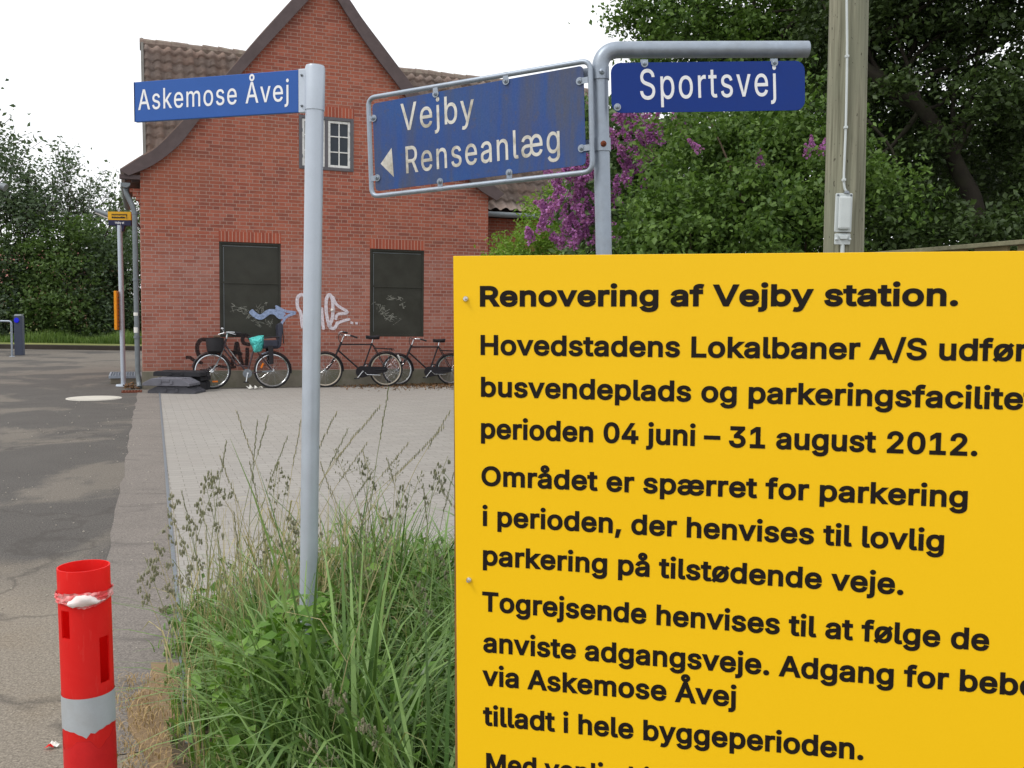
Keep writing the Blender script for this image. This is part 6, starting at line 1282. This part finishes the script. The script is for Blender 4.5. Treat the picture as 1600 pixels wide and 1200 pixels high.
# --- right: fence, trees, bushes, lilac
fp1, fp2 = Vector((3.3, 6.0, 0)), Vector((2.5, 8.5, 0)); fdv = (fp2-fp1).normalized(); fp0 = fp1-fdv*2.5
ftop = dp(1600, 371, 6.0).z
fe = thing('board_fence', 'low weathered wooden board fence at the right edge under the dark tree', 'fence', fp1)
L_ = (fp2-fp0).length+1; rz = Matrix.Rotation(math.atan2(fdv.y, fdv.x), 3, 'Z'); mb = MB()
k = 0.0
while k < L_:
    p = fp0+fdv*k; mb.box(p+Vector((0, 0, ftop/2)), (.28, .022, ftop-.05), rz); k += .36
mb.build('boards', M_fence, fe)
mb = MB(); m_ = fp0+fdv*L_/2; mb.box(m_+Vector((0, 0, ftop-.02)), (L_, .07, .03), rz); mb.build('top_rail', M_lichen, fe, bevel=.004)
for i in range(3):
    mb = MB(); p = fp0+fdv*(.3+i*1.5); nn = Vector((fdv.y, -fdv.x, 0)); nn = nn if nn.x > 0 else -nn
    mb.box(p+nn*.07+Vector((0, 0, ftop/2-.03)), (.09, .09, ftop-.1), rz); mb.build('fence_post', M_fence, fe)
def RT(px, py, D): return tuple(dp(px, py, D))
def E(px, py, D, rx, ry, rz): return (RT(px, py, D), (rx, ry, rz))
bush('light_green_shrub', 'light green shrub at the right corner of the brick house', 'shrub', [E(862, 375, 14.6, .62, .7, .75), E(800, 400, 14.4, .5, .6, .4), E(870, 325, 14.9, .33, .5, .45), E(900, 430, 14.6, .8, .7, .9), E(830, 470, 14.4, .7, .6, .7)], 420, 36, .16, .075, ML_bright, 81, droop=-.4, asp=.38)
lil, LC = bush('lilac_bush', 'lilac bush with purple flower clusters behind the bent pipe sign', 'shrub', [E(975, 260, 11.4, .68, .6, .62), E(930, 330, 11.1, .5, .5, .6), E(1010, 330, 11.4, .6, .6, .7), E(950, 200, 11.6, .42, .5, .5), E(1040, 230, 11.6, .5, .5, .5), E(950, 430, 11.2, .7, .6, .8)], 420, 26, .2, .085, ML_lilac, 83, asp=.7)
bush('leafy_bush', 'dense leafy green bush behind the Sportsvej sign and left of the wooden pole', 'shrub', [E(1150, 300, 9.2, 1.0, .8, .75), E(1050, 360, 8.9, .62, .6, .5), E(1240, 260, 9.4, .7, .7, .9), E(1130, 220, 9.8, .9, .7, .5), E(1180, 400, 8.8, 1.1, .7, .8), E(1020, 440, 8.8, .8, .7, .6), E(1330, 330, 9.4, .8, .7, .8)], 1150, 38, .155, .06, ML_mid, 85, asp=.62, nst=34, barkm=M_bark, droop=.5)
GR = 'trees in the garden on the right'
rs = np.random.RandomState(4)
M_mossbark = simple('dark_mossy_bark', srgb(44, 40, 34), .95, 0, .35, 10, .6, 60, srgb(50, 54, 36), .7)
def garden_tree(label, base, ells, nclump, per, cr, ls, lm, seed, trunkpath, tr, shell=.5):
    rs = np.random.RandomState(seed); P, C = blob_points(ells, nclump, per, cr, rs, shell); t = thing('garden_tree', label, 'tree', base, 0, GR)
    V, Fc = leaf_verts(P, ls, rs, asp=.62, droop=.25); npmesh('crown', V, Fc, [lm], t)
    mb = MB(); tp = [Vector(p) for p in trunkpath]; q = smoothpath(tp, 5); mb.tube(q, [tr*(1-.55*i/(len(q)-1)) for i in range(len(q))], 12)
    for f in (.45, .6, .75, .95):
        s = q[int(f*(len(q)-1))]; idx = rs.choice(len(C), 5, replace=False); limbs(mb, s, [C[i] for i in idx], tr*.3, rs)
    mb.build('trunk', M_mossbark, t, smooth=True, angle=80); return t
b1 = Vector(RT(1190, 500, 12.5)); b1.z = 0
garden_tree('light leafed tree spreading above the bush behind the Sportsvej sign', b1, [E(1120, 60, 12.6, 1.05, 1.2, .75), E(1035, 50, 12.3, .6, .8, .45), E(985, 15, 12.2, .28, .5, .25), E(1200, 100, 12.4, 1.0, 1.0, .8), E(1260, 20, 12.2, 1.1, 1.2, 1.0), E(1130, -60, 12.6, 1.2, 1.2, .8), E(1010, 110, 12.0, .3, .4, .2)], 900, 36, .19, .07, ML_mid, 91, [b1, RT(1180, 300, 12.5), RT(1150, 150, 12.6), RT(1110, 30, 12.6)], .16)
b2 = Vector(RT(1560, 520, 9.8)); b2.z = 0
garden_tree('big dark tree with leaning mossy trunk above the wooden fence', b2, [E(1480, 40, 10.4, 1.6, 1.2, .8), E(1420, 190, 10.8, .8, .9, .6), E(1590, 200, 10.2, .85, .9, .9), E(1400, 290, 10.2, .55, .6, .5), E(1600, 330, 10.0, .5, .7, .5), E(1330, 60, 11.0, .7, .9, .9), E(1500, -60, 10.0, 1.6, 1.3, .8), E(1500, 290, 11.4, .9, .6, .5), E(1450, 330, 9.5, .45, .3, .25), E(1400, 130, 9.7, .28, .2, .16), E(1470, 215, 9.6, .2, .2, .12), E(1560, 150, 9.4, .5, .3, .35)], 1500, 36, .175, .068, ML_dark, 93, [b2, RT(1530, 370, 9.8), RT(1500, 270, 9.85), RT(1440, 170, 9.95), RT(1370, 120, 10.1), RT(1300, 60, 10.4)], .105)
bush('dark_hedge', 'tall dark hedge closing the garden behind the big tree', 'hedge', [E(1080, 330, 15.5, 2.0, .8, 1.5), E(1300, 300, 15.8, 2.0, .9, 1.8), E(1480, 330, 15.5, 2.0, .9, 1.5), E(1650, 280, 15.5, 1.8, .9, 2.0), E(1250, 150, 15.8, 1.3, .9, 1.2)], 700, 40, .32, .14, ML_dark, 95)
bush('shade_shrub', 'dark shrub in the shade just behind the wooden fence', 'shrub', [E(1440, 400, 9.0, .8, .5, .45), E(1600, 400, 8.6, .7, .5, .45)], 240, 26, .18, .07, ML_dark, 97)
# lilac flower panicles: four shapes, each cluster an own part
M_lil = leafmat('purple_lilac_florets', srgb(140, 74, 144), srgb(198, 136, 200), .35, .6)
pan_me = []
for s in range(4):
    rs = np.random.RandomState(200+s); n = 150; u = rs.uniform(0, 1, n)**.8; a = rs.uniform(0, 2*math.pi, n); rad = .052*(1-u*.85)*rs.uniform(.6, 1, n)*(1+.25*np.sin(a*3+u*9))
    Cc = np.stack([rad*np.cos(a), rad*np.sin(a), u*.19], 1); V, Fc = leaf_verts(Cc, .026, rs, up=0, asp=.9); o = npmesh('flower_cluster', V, Fc, [M_lil]); pan_me.append(o.data); bpy.data.objects.remove(o)
LP = [(873, 285), (895, 300), (905, 285), (890, 320), (868, 330), (880, 345), (845, 360), (858, 350), (880, 375), (895, 390), (905, 372), (920, 355), (925, 385), (915, 305), (935, 270), (985, 205), (1000, 195), (1015, 190), (1012, 215), (1022, 225), (1018, 235), (1055, 185), (1058, 200), (1062, 212), (975, 240), (985, 255), (995, 265), (988, 275), (1005, 250), (962, 305), (978, 290), (1005, 295), (965, 320), (970, 285), (960, 190), (975, 185), (990, 245), (1030, 228), (1095, 238), (1188, 262), (910, 265), (925, 255), (900, 268), (885, 360), (930, 340), (940, 320), (955, 230), (968, 215), (1268, 235), (1280, 242), (1262, 245), (870, 300), (900, 335), (965, 375), (860, 318), (915, 372), (930, 372)]
r = random.Random(77)
LP += [(x+r.uniform(-16, 16), y+r.uniform(-16, 16)) for x, y in LP[:26]+LP[40:46] if x < 1060]
for i, (px, py) in enumerate(LP):
    D = 10.45+r.uniform(-.1, .2) if px < 1080 else 8.55
    p = dp(px, py, D); me = pan_me[i % 4]; o = bpy.data.objects.new('flower_cluster', me); COL.objects.link(o); o.parent = lil
    o.location = WM[lil].inverted() @ p; tl = Euler((r.uniform(-.8, .8), r.uniform(-1.0, 1.0), r.uniform(0, 6)))
    o.rotation_euler = tl; s = r.uniform(1.0, 1.5) if px < 1080 else r.uniform(.7, .9); o.scale = (s, s, s)

# ================================================================== ROADSIDE GRASS
# the verge runs along the paving edge; soil below, blades in clumps above
edge = lambda y: e0.x+(y-e0.y)*(e1.x-e0.x)/(e1.y-e0.y)
soilp = [(edge(1.2)+.04, 1.2), (edge(3.1)-.05, 3.1), (edge(4.5)+.05, 4.5), (.4, 5.3), (3.2, 5.8), (3.2, 1.2)]
sheet('verge_soil', soilp, .008, M_soil)
rs = np.random.RandomState(21)
def inpatch(n, y0=2.0, y1=5.4, x1=1.2):
    y = rs.uniform(y0, y1, n); x = rs.uniform(-1.7, x1, n); back = 4.45+.55*np.clip((x+1.5)/1.5, 0, 1)
    wv = .05*np.sin(y*9)+.04*np.sin(y*23); ok = (x > edge(y)-.02+wv) & (y < back+.12*np.sin(x*7)); return np.stack([x[ok], y[ok], np.full(ok.sum(), .008)], 1)
def heightmap(P):
    x, y = P[:, 0], P[:, 1]; e = np.clip((x-edge(y)+.2)/.5, .3, 1); cl = .75+.25*np.sin(x*5.1+1)*np.sin(y*4.3)+.12*np.sin(x*13)*np.sin(y*11)
    return e*cl
P = inpatch(11000); P = P[~((np.hypot(P[:, 0]-base.x, P[:, 1]-base.y) < 0))]
# blades gathered in tussocks
T = inpatch(620); NT_ = 13500; pick = rs.randint(0, len(T), NT_); P2 = T[pick]+np.concatenate([rs.normal(size=(NT_, 2))*.05, np.zeros((NT_, 1))], 1)
P2 = P2[P2[:, 0] > edge(P2[:, 1])-.06]
hs = heightmap(P2)*rs.uniform(.38, .80, len(P2))*(1+.30*np.exp(-((P2[:, 0]+.70)/.45)**2)*(P2[:, 1] < 3.3))*np.clip(.3+(P2[:, 0]-edge(P2[:, 1]))*2.0, .3, 1)*(.7+.6*((np.sin(P2[:, 0]*17.3)*np.sin(P2[:, 1]*14.1)) > -.2))
dist = P2-T[pick][:len(P2)] if False else None
o = blades('tussock_grass', P2, hs, rs.uniform(.008, .021, len(P2)), np.where(rs.uniform(size=len(P2)) < .3, rs.uniform(1.1, 1.7, len(P2)), rs.uniform(.2, 1.1, len(P2))), [MG2], rs, 6, 'dense drooping tussock grass round the foot of the grey sign post'); o['category'] = 'grass'
P = P[rs.uniform(size=len(P)) < .8]; o = blades('verge_grass', P, heightmap(P)*rs.uniform(.2, .52, len(P)), rs.uniform(.003, .006, len(P)), rs.uniform(.05, .6, len(P)), [MG], rs, 5, 'fresh upright grass filling the verge between asphalt and yellow board'); o['category'] = 'grass'
n = 1000; Pd = inpatch(n); o = blades('withered_blades', Pd, heightmap(Pd)*rs.uniform(.25, .75, len(Pd)), rs.uniform(.004, .008, len(Pd)), rs.uniform(.1, 1.2, len(Pd)), [leafmat('withered_grass', srgb(150, 146, 96), srgb(186, 176, 128), .3, .6)], rs, 5, 'withered yellowish blades mixed into the verge grass'); o['category'] = 'grass'
# broad leaved weeds
Wc = inpatch(560, 2.4, 5.2); Wc = Wc[Wc[:, 0] > edge(Wc[:, 1])+.17]; Wp = np.repeat(Wc, 14, 0); Wp = Wp+np.concatenate([rs.normal(size=(len(Wp), 2))*.055, (rs.uniform(.1, .5, len(Wp))*heightmap(Wp))[:, None]], 1)
Wn = np.stack([rs.normal(-.66, .13, 700), rs.uniform(2.7, 3.12, 700), rs.uniform(.16, .56, 700)], 1); Wn[:, 2] *= np.clip(1.1-np.abs(Wn[:, 0]+.66)*1.4, .3, 1); Wp = np.concatenate([Wp, Wn])
V, Fc = leaf_verts(Wp, .056, rs, up=.9, asp=.55); o = npmesh('verge_weeds', V, Fc, [leafmat('weed_leaves', srgb(64, 102, 36), srgb(108, 142, 60), .2, .4)]); setp(o, 'broad leaved weeds among the grass round the sign post', 'weeds', kind='stuff')
# tall flowering stalks
def stalks(name, items, label):
    mb = MB(); rnd = random.Random(15)
    for (x, y, h, lean, az, kind) in items:
        b = Vector((x, y, .0)); d = Vector((math.cos(az), math.sin(az), 0)); pts = [b+Vector((0, 0, h*t*(1-.18*lean*t)))+d*(h*lean*t**2) for t in (0, .2, .4, .6, .8, 1)]
        mb.m = 0 if rnd.random() < .45 else 1
        mb.tube(pts, [.0016, .0016, .0014, .0012, .001, .0007], 4, cap=False)
        for q in range(rnd.randint(1, 2)):                     # stem leaves
            i = rnd.choice((1, 2, 3)); s = pts[i]; a = rnd.uniform(0, 6.28); e = Vector((math.cos(a), math.sin(a), 0)); l = rnd.uniform(.12, .26)
            mb.strip([s, s+e*l*.35+Vector((0, 0, l*.5)), s+e*l*.8+Vector((0, 0, l*.55)), s+e*l*1.1+Vector((0, 0, l*.3))], [.004, .006, .004, .0008], Vector((-e.y, e.x, .2)).cross(Vector((0, 0, 1))))
        mb.m = 2; up = (pts[5]-pts[4]).normalized()
        if kind == 'spike':
            L = rnd.uniform(.12, .2); n = 16
            for i in range(n):
                p = pts[5]-up*L*(1-i/n)+Vector((rnd.uniform(-1, 1), rnd.uniform(-1, 1), 0))*.003; mb.ball(p, (.0019, .0019, .009), 5, 3)
        elif kind == 'cocks':                                    # cocksfoot: one sided lumps
            for i in range(7):
                p = pts[5]-up*(.15*(1-i/7.)); a = rnd.uniform(0, 6.28); off = Vector((math.cos(a), math.sin(a), .5))*(.036*(1-i/7)+.004)
                mb.tube([p, p+off], .0006, 3, cap=False)
                for j in range(5): mb.ball(p+off+Vector((rnd.uniform(-1, 1), rnd.uniform(-1, 1), rnd.uniform(-1, 1)))*.008, (.0032, .0032, .0068), 5, 3)
        else:                                                    # loose panicle
            for i in range(14):
                p = pts[5]-up*(.18*(1-i/14)); a = rnd.uniform(0, 6.28); l = .06*(1-i/16); off = Vector((math.cos(a)*l, math.sin(a)*l, l*.5)); mb.tube([p, p+off], .0005, 3, cap=False)
                mb.ball(p+off, (.0022, .0022, .006), 4, 3); mb.ball(p+off*.6, (.002, .002, .005), 4, 3)
    o = mb.build(name, [MSg, MS, MH]); setp(o, label, 'grass', kind='stuff'); return o
items = []; rnd = random.Random(31)
def tipto(px, py, D, kind, lean=.15, az=None):                  # stalk whose tip shows near this photo point
    t = dp(px, py, D); az = rnd.uniform(0, 6.28) if az is None else az; h = t.z/(1-.18*lean); items.append((t.x-math.cos(az)*h*lean, t.y-math.sin(az)*h*lean, h, lean, az, kind))
for a in ((368, 640, 3.6, 'spike', .2, 3.0), (402, 655, 3.7, 'spike', .05), (420, 648, 3.7, 'spike', .15, .1), (354, 688, 3.5, 'spike', .1), (342, 710, 3.4, 'spike', .2, 3.1), (450, 680, 3.8, 'spike', .2, .2), (471, 655, 3.9, 'spike', .1, .1), (330, 733, 3.2, 'cocks', .08), (318, 742, 3.2, 'cocks', .12, 3.1), (309, 780, 3.1, 'cocks', .15, 3.2), (268, 768, 3.0, 'cocks', .05, 3.1), (290, 800, 3.0, 'cocks', .12, 3.1), (286, 838, 2.9, 'cocks', .1, 3.1), (240, 845, 2.8, 'cocks', .15, 3.2), (226, 870, 2.7, 'cocks', .18, 3.2), (256, 880, 2.75, 'loose', .15, 3.2), (216, 895, 2.7, 'cocks', .2, 3.2),
          (527, 642, 3.6, 'spike', .25, .2), (545, 668, 3.8, 'spike', .25, .1), (560, 672, 3.7, 'spike', .35, .1), (608, 603, 3.3, 'spike', .1, .6), (596, 632, 3.6, 'spike', .4, .2), (558, 715, 3.4, 'cocks', .2), (590, 727, 3.6, 'spike', .35, .2), (650, 712, 3.6, 'spike', .5, .1), (695, 665, 3.5, 'spike', .45, .1), (700, 712, 3.3, 'cocks', .2, .3), (632, 752, 3.2, 'cocks', .1), (660, 735, 3.3, 'loose', .2, .2), (682, 728, 3.4, 'cocks', .1), (455, 800, 3.0, 'cocks', .15), (365, 798, 3.0, 'spike', .2), (612, 835, 2.7, 'loose', .3), (560, 800, 3.0, 'loose', .2), (520, 700, 3.8, 'loose', .3), (435, 720, 3.7, 'loose', .1), (390, 720, 3.7, 'spike', .1), (705, 640, 3.6, 'spike', .3, .1), (640, 690, 3.9, 'spike', .4, .2), (575, 690, 3.9, 'spike', .35, .2), (500, 720, 3.9, 'spike', .2), (345, 870, 2.7, 'loose', .2), (500, 1075, 2.1, 'cocks', .5, 4.0), (560, 1130, 2.05, 'cocks', .5, 4.4), (470, 1150, 2.0, 'loose', .4, 4.2)): tipto(*a)
for i in range(80):
    p = inpatch(40, 2.9, 5.0)[0]; items.append((p[0], p[1], rnd.uniform(.5, .92), rnd.uniform(.05, .4), rnd.uniform(0, 6.28), rnd.choice(('spike', 'spike', 'cocks', 'loose'))))
stalks('flowering_stalks', items, 'tall flowering grass stalks with seed heads rising round the sign post')
# bare dry stalks bundle near the post
n = 420; c = dp(415, 860, 3.9); P = np.stack([rs.normal(c.x+.1, .24, n), rs.normal(3.95, .18, n), np.full(n, .01)], 1); P = P[P[:, 0] > edge(P[:, 1])+.08]
o = blades('dry_stalks', P, rs.uniform(.35, .8, len(P)), np.full(len(P), .0042), rs.uniform(.02, .35, len(P)), [MS], rs, 4, 'pale dry stems standing left behind the sign post'); o['category'] = 'grass'
# dead straw on bare soil beside the verge
n = 1100; y = rs.uniform(2.3, 3.7, n); x = edge(y)+rs.normal(.0, .07, n)-.14; P = np.stack([x, y, rs.uniform(.008, .03, n)], 1)
o = blades('dead_straw', P, rs.uniform(.02, .08, n), rs.uniform(.0015, .004, n), np.full(n, 1.25), [leafmat('straw', srgb(138, 112, 78), srgb(172, 148, 108), .1, .8)], rs, 3, 'dead straw and chaff on bare soil at the left foot of the grass'); o['category'] = 'straw'
soil2 = [(edge(y_)-.16+.05*math.sin(y_*7), y_) for y_ in np.linspace(1.8, 3.9, 14)]+[(edge(y_)+.3, y_) for y_ in np.linspace(3.9, 1.8, 6)]
sheet('bare_soil', soil2, .0045, simple('trodden_earth', srgb(132, 112, 88), .95, 0, .2, 7, .4, 70))
# brown leaf litter at the foot of the wall behind the bicycles
rs = np.random.RandomState(9); n = 2200; s_ = rs.uniform(3.4, 7.0, n); q = np.abs(rs.normal(0, .55, n))+.05; keep = rs.uniform(size=n) < np.clip((s_-3.0)/3.0, .1, 1)
s_, q = s_[keep], q[keep]; Pl = np.stack([HO.x+HU.x*s_+HN.x*q, HO.y+HU.y*s_+HN.y*q, rs.uniform(.01, .03, len(s_))], 1)
V, Fc = leaf_verts(Pl, .06, rs, up=3, asp=.5); o = npmesh('leaf_litter', V, Fc, [M_dead]); setp(o, 'brown leaf litter on the paving along the brick wall', 'leaves', kind='stuff')
# pebbles and crumbs on the asphalt
rs = np.random.RandomState(10); n = 260; y = 2+rs.uniform(0, 1, n)**1.6*13; x = edge(y)-np.abs(rs.normal(0, 1.4, n))-.05; mb = MB()
for i in range(n):
    s = rs.uniform(.002, .006)*(1+.07*y[i]); mb.ball((x[i], y[i], s*.5), (s, s*.8, s*.6), 5, 3)
o = mb.build('loose_pebbles', simple('pale_pebble', srgb(170, 164, 152), .9, 0, .3, 40, .1)); setp(o, 'loose pale pebbles scattered over the asphalt', 'pebbles', kind='stuff')

# small repeated fittings become parts of their own
def explode(o):
    me = o.data; n = len(me.vertices); par = list(range(n))
    def fd_(i):
        while par[i] != i: par[i] = par[par[i]]; i = par[i]
        return i
    for e in me.edges:
        a, b = fd_(e.vertices[0]), fd_(e.vertices[1])
        if a != b: par[a] = b
    isl = {}
    for i in range(n): isl.setdefault(fd_(i), []).append(i)
    L = list(isl.values()); bx = []
    for k in L:
        c = [me.vertices[i].co for i in k]; bx.append((Vector([min(p[j] for p in c) for j in range(3)]), Vector([max(p[j] for p in c) for j in range(3)])))
    grp = list(range(len(L)))
    def fg(i):
        while grp[i] != i: i = grp[i]
        return i
    for i in range(len(L)):
        for j in range(i):
            g = Vector([max(0, bx[i][0][q]-bx[j][1][q], bx[j][0][q]-bx[i][1][q]) for q in range(3)]).length
            if g <= max(.015, .4*max(max(bx[i][1]-bx[i][0]), max(bx[j][1]-bx[j][0]))): 
                a, b = fg(i), fg(j)
                if a != b: grp[a] = b
    pieces = {}
    for i, k in enumerate(L): pieces.setdefault(fg(i), []).extend(k)
    if len(pieces) < 2: return
    fo = {}
    own = {v: g for g, k in pieces.items() for v in k}
    for p in me.polygons: fo.setdefault(own[p.vertices[0]], []).append(p)
    first = True; todo = []
    for g, ks in pieces.items():
        mp = {v: i for i, v in enumerate(ks)}; m2 = bpy.data.meshes.new(me.name)
        m2.from_pydata([tuple(me.vertices[v].co) for v in ks], [], [[mp[v] for v in p.vertices] for p in fo.get(g, [])])
        for m in me.materials: m2.materials.append(m)
        for p2, p in zip(m2.polygons, fo.get(g, [])): p2.use_smooth = p.use_smooth; p2.material_index = p.material_index
        todo.append(m2)
    o.data = todo[0]
    for m2 in todo[1:]: linkmesh(o.name.split('.')[0], m2, o.parent)
for nm in ('pipe_bracket', 'scratched_graffiti', 'pipe_sticker', 'plate_bolt', 'bracket', 'clamp_screw', 'hinge', 'cable_clip', 'box_screw', 'shutter_edge_strip', 'grip', 'lifting_lug', 'pedal', 'foot_rest', 'brake_lever', 'safety_bar', 'eaves_box', 'cable', 'post', 'brake_clamp', 'crank'):
    for o in [o for o in bpy.data.objects if o.type == 'MESH' and o.parent is not None and o.name.split('.')[0] == nm]: explode(o)
